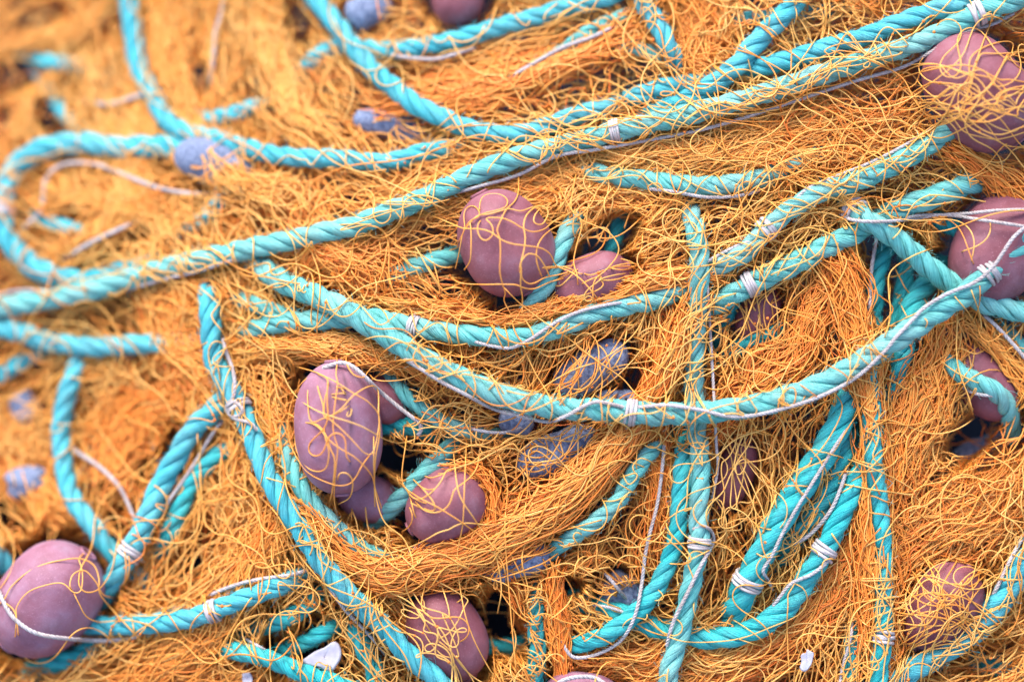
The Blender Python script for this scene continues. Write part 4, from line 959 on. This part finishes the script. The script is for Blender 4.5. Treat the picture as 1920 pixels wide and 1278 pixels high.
def settle2(X, Y, Z):
    # bunches count in the drape map themselves, so test against ropes alone
    Tt = bil(TR_, X, Y, tx0, ty0, TS); Tm = Tt.copy()
    for k in range(1, 4):
        Tm[:, k:] = np.maximum(Tm[:, k:], Tt[:, :-k]); Tm[:, :-k] = np.maximum(Tm[:, :-k], Tt[:, k:])
    over = (Z > Tm - 1.2)
    return np.where(over, np.maximum(Z, Tt + .35), np.minimum(Z, np.where(Tm > 0, Tm - 4.5, 99)))
def bunch_strands(tb, pts, width, n, h0, dome, tint, spread=1.0, rad=R_TW, fray=.12, cover=False, frac=(.25, .9), wave=1.0):
    q = spline([(a, b, 0) for a, b in pts], 4.0)
    L = len(q); T2 = np.gradient(q[:, :2], axis=0); T2 /= np.linalg.norm(T2, axis=1, keepdims=True); N2 = np.stack([-T2[:, 1], T2[:, 0]], 1)
    K = int(np.clip(L*4*.75/7, 16, 110))
    f = rng.uniform(frac[0], frac[1], n); s0 = rng.uniform(-.05, 1.05-f*.9, n)
    s = s0[:, None] + f[:, None]*np.linspace(0, 1, K)[None]
    si = s*(L-1); cl = np.clip(si, 0, L-1.001); i = cl.astype(int); u = cl - i
    bx = q[i, 0]*(1-u) + q[np.minimum(i+1, L-1), 0]*u; by = q[i, 1]*(1-u) + q[np.minimum(i+1, L-1), 1]*u
    ex = (si - cl)*4; bx = bx + ex*T2[i, 0]; by = by + ex*T2[i, 1]
    lat = rng.normal(0, .40, n)[:, None] + .0*s
    for k in range(3):
        w = rng.uniform(1.5, 5.5, n)[:, None]*(k+1)*.55*(L*4/500.)
        lat = lat + wave*rng.normal(0, .17/(k+1), n)[:, None]*np.sin(w*s*2*math.pi/1.0*.5 + rng.uniform(0, 6, n)[:, None])
    px_ = s*L*4
    for k in range(2):
        lam = rng.uniform(75, 220, n)[:, None]
        lat = lat + wave*(rng.normal(0, 7.5, n)[:, None]*np.sin(px_/lam*2*math.pi + rng.uniform(0, 6, n)[:, None])*(.5+.5*np.sin(px_/rng.uniform(150, 500, n)[:, None]*6.28 + rng.uniform(0, 6, n)[:, None])))/(width*.5)
    e = np.linspace(0, 1, K)[None]
    endw = np.exp(-e/.08) + np.exp(-(1-e)/.08)
    lat = lat + fray*rng.normal(0, 3, n)[:, None]*endw
    pinch = 1 + .18*np.sin(s*9 + rng.uniform(0, 6))
    off_ = lat*width*.5*spread*pinch
    along = wave*rng.normal(0, 4, n)[:, None]*np.sin(s*rng.uniform(10, 40, n)[:, None]*(L*4/500.) + rng.uniform(0, 6, n)[:, None])
    X = bx + off_*N2[i, 0] + along*T2[i, 0]; Y = by + off_*N2[i, 1] + along*T2[i, 1]
    lv = rng.uniform(0, 1, n)[:, None]**.6
    Z = h0 + dome*lv*np.sqrt(np.clip(1-(lat/1.15)**2, 0, 1)) - 2.5*np.clip(np.abs(lat)-.8, 0, 3) + rng.normal(0, .5, n)[:, None]
    if cover: Z = np.maximum(Z, top(X, Y) + .4 + rng.uniform(0, 1.8, n)[:, None])
    hm = 0
    if not cover: Z = settle2(X, Y, Z)
    if not cover: Z = Z - 26*hole_mask(X, Y, rng.random(n), True, True)**1.5
    if cover:
        hm = hole_mask(X, Y, rng.random(n), False); Z = Z - 26*hm**1.5
        Z = Z - 6*np.clip(1 - np.minimum(e, 1-e)/.15, 0, 1)
    tb.add(place(X, Y, Z), rad*rng.uniform(.85, 1.1, n), np.clip(rng.normal(tint + .0 + .12*lv[:, 0], .16, n), 0, 1), 4)
    m = max(4, n//5); ki = rng.integers(0, n, m); kk = rng.integers(2, K-2, m)
    tb.knots(place(X[ki, kk], Y[ki, kk], Z[ki, kk]+.2), rad*2, np.full(m, .08))

# long single twines lying over floats and ropes
TR = [((540, 660, 4.566), [
 [(410,0),(420,80),(410,200),(425,260),(400,460),(385,620),(400,730),(425,820),(410,1000),(395,1240),(420,1400)],
 [(60,120),(235,170),(330,215),(420,260),(560,350),(680,420),(770,520),(780,620),(740,830),(700,880),(640,850),(520,720),(390,600),(320,560),(200,600),(170,440),(175,300),(235,190)],
 [(235,190),(260,320),(300,450),(320,560),(450,490),(560,370),(700,290),(770,320),(775,520),(785,700),(750,900),(740,1130),(745,1320)],
 [(310,560),(312,700),(350,850),(320,1000),(200,1010),(100,900),(60,760),(80,640),(160,600),(260,640),(340,740),(440,820),(560,890),(640,960),(720,1060),(745,1160),(800,1330)],
 [(235,180),(330,222),(342,300),(312,420),(310,560)],
 [(-60,500),(30,540),(120,600),(250,620),(330,720),(360,820),(400,930),(380,1180),(350,1300)],
 [(700,880),(640,960),(580,1070),(520,1130),(400,1135),(200,1050),(100,940),(20,780),(0,600),(40,400),(130,250),(235,190)],
 [(420,1110),(440,1040),(500,1035),(550,1090),(550,1180),(520,1250),(430,1300)],
 [(505,0),(500,90),(560,190),(650,215),(690,160),(780,100),(960,70),(1130,60)],
 [(690,180),(760,240),(950,240),(1120,190),(1300,100),(1461,80)]]),
 ((820, 330, 4.733), [
 [(-100,350),(0,370),(140,430),(240,465),(380,470),(480,500),(560,560),(660,600),(800,620),(920,640),(1000,690),(1030,750),(1060,800),(1180,850),(1290,930),(1400,1060),(1480,1160)],
 [(720,-60),(720,130),(690,220),(610,300),(560,400),(530,480),(555,560),(560,700),(555,850),(580,960),(605,1040),(590,1100),(640,1200),(690,1300)],
 [(160,820),(180,740),(200,640),(230,500),(290,420),(360,350),(450,340),(560,310),(640,290),(740,310),(860,270),(960,260),(1060,210)],
 [(380,370),(375,260),(400,190),(460,160),(560,165),(620,210),(610,270),(540,300),(420,330),(340,370),(250,440)],
 [(180,600),(240,470),(235,350),(260,285),(320,265),(370,310),(365,360),(290,400),(240,470)],
 [(440,350),(365,420),(360,500),(400,565),(450,565),(495,510),(480,430),(430,375),(560,372),(650,400),(770,470),(850,495),(950,470),(1050,390),(1190,320)],
 [(960,230),(850,290),(790,350),(765,440),(780,540),(770,650),(745,760),(740,900),(740,990),(755,1080),(750,1300)],
 [(820,290),(900,272),(960,280),(985,330),(940,420),(890,430),(855,400),(870,340),(930,270)],
 [(730,860),(740,770),(790,700),(840,690),(900,720),(960,810),(1000,900)],
 [(745,800),(750,900),(800,950),(860,950),(960,900),(1100,870),(1200,840)],
 [(120,900),(210,950),(400,962),(560,960),(700,965),(760,990),(860,1000),(1000,940),(1150,900)],
 [(285,380),(298,480),(300,600),(290,750),(240,830)],
 [(1240,-60),(1200,150),(1190,300),(1250,340),(1280,450),(1240,600),(1210,760),(1240,880),(1250,1000)],
 [(1060,60),(1190,300),(1280,390),(1400,440),(1520,500),(1600,600),(1600,700),(1500,830),(1400,920),(1380,1050),(1420,1200)]]),
 ((0, 838, 2.904), [
 [(-60,900),(20,830),(60,760),(150,680),(230,640),(330,615),(430,605),(510,640),(540,720),(540,790),(600,870),(700,980),(780,1060),(860,1090)],
 [(80,1060),(90,930),(90,870),(150,790),(250,750),(340,740),(400,790),(440,780),(450,700),(440,640),(430,603),(480,560)],
 [(400,790),(380,750),(400,690),(460,670),(520,730),(560,800),(620,820)],
 [(400,790),(430,850),(470,920),(540,950),(650,940)],
 [(20,840),(70,880),(90,930),(100,1030)]]),
 ((630, 420, 2.904), [
 [(900,330),(1000,430),(1130,530),(1250,610),(1350,690),(1430,750),(1560,840),(1640,930),(1750,1000),(1900,1100)],
 [(1430,750),(1450,850),(1440,940),(1450,1050),(1440,1150)],
 [(1430,750),(1330,680),(1300,630),(1360,590),(1420,640),(1430,750),(1400,850),(1330,900),(1230,880)],
 [(1430,750),(1560,660),(1650,560),(1690,430),(1640,330),(1560,300)],
 [(1430,750),(1300,790),(1170,860),(1060,930),(900,900)],
 [(1000,620),(1080,800),(1170,960),(1160,1075),(1050,1150),(880,1130)],
 [(400,560),(560,700),(570,780),(480,800),(420,720),(500,640),(640,660),(760,640)],
 [(720,760),(760,900),(700,1050),(760,1160),(860,1180)]]),
 ((630, 838, 2.904), [
 [(205,-60),(212,220),(260,400),(370,500),(420,640),(380,760),(450,900),(540,1040)],
 [(712,-60),(700,200),(690,420),(660,600),(690,850),(740,1020),(820,1180),(900,1300)],
 [(640,30),(670,250),(760,400),(860,560),(900,760),(880,900)],
 [(385,-60),(360,180),(430,260),(560,330),(700,420),(860,540),(960,640)],
 [(850,-60),(930,180),(920,400),(925,560),(940,760),(960,1000),(990,1300)],
 [(1020,-40),(1045,200),(1030,400),(1130,470),(1280,440),(1500,380)],
 [(1000,100),(1080,200),(1200,210),(1340,140),(1500,60)]]),
 ((1260, 420, 2.904), [
 [(530,0),(520,80),(440,180),(500,300),(520,420),(600,470),(760,520),(850,620)],
 [(0,420),(120,520),(300,620),(420,700),(560,760),(740,800)],
 [(1420,130),(1300,180),(1190,260),(1180,380),(1190,500),(1150,640)],
 [(880,160),(950,200),(900,330),(800,480),(760,640)],
 [(150,880),(250,900),(330,850),(310,760),(230,710),(150,720)]]),
 ((1260, 0, 2.904), [
 [(160,460),(240,560),(400,600),(560,580),(700,520),(800,420),(960,300),(1080,280)],
 [(980,290),(1100,340),(1250,420),(1330,560),(1420,640),(1560,600),(1700,640)],
 [(980,290),(860,330),(760,420),(740,540),(850,600),(1000,680),(1100,760),(1230,800)],
 [(1220,880),(1300,960),(1240,1060),(1100,1100)]])]
trc = []
for (ox, oy, sc_), ls_ in TR:
    for l in ls_:
        q = spline([(ox + a/sc_, oy + b/sc_, 0) for a, b in l], 4.5)
        Lq = np.linspace(0, len(q)-1, 100); X = np.interp(Lq, np.arange(len(q)), q[:, 0]); Y = np.interp(Lq, np.arange(len(q)), q[:, 1])
        X, Y = smooth1(X, 1), smooth1(Y, 1)
        Zt = top(X, Y); Z = np.maximum(smooth1(np.maximum(Zt, 4), 5), Zt) + rng.uniform(.9, 1.6)
        Z = np.maximum(smooth1(Z, 2), Zt + .95)
        k = np.arange(100); Z = Z - 9*np.clip(1 - np.minimum(k, 99-k)/9., 0, 1)**1.5
        trc.append(np.stack([X, Y, Z], 1))
trc = np.array(trc)
mid.add(place(trc[..., 0], trc[..., 1], trc[..., 2]), R_TW*rng.uniform(.84, 1.0, len(trc)), rng.uniform(.5, .85, len(trc)), 6)

# strands clinging along the ropes
for (lab, c, r, cover, pts), q in zip(ROPES, curves):
    if cover:
        bunch_strands(mid, [(a[0], a[1]) for a in pts], r*3.4, int(cover*1.1), 2, 2, .75, cover=True, frac=(.05, .25), fray=.6, wave=4.5)
ob = mid.build('loose_netting', M_TW); tag(ob, 'loose looping orange net twine draped over ropes and floats', 'netting', kind='stuff')

for lab, w, n, h0, dome, tint, pts, fr in BUNCH:
    tb = Tubes(); bunch_strands(tb, pts, w, int(n*.85), h0, dome, tint*(.7 if pts[len(pts)//2][0] > 820 else 1.25), fray=fr, wave=1.45)
    tag(tb.build('net_bunch', M_TW), lab, 'net bunch', 'gathered bunches of orange netting')
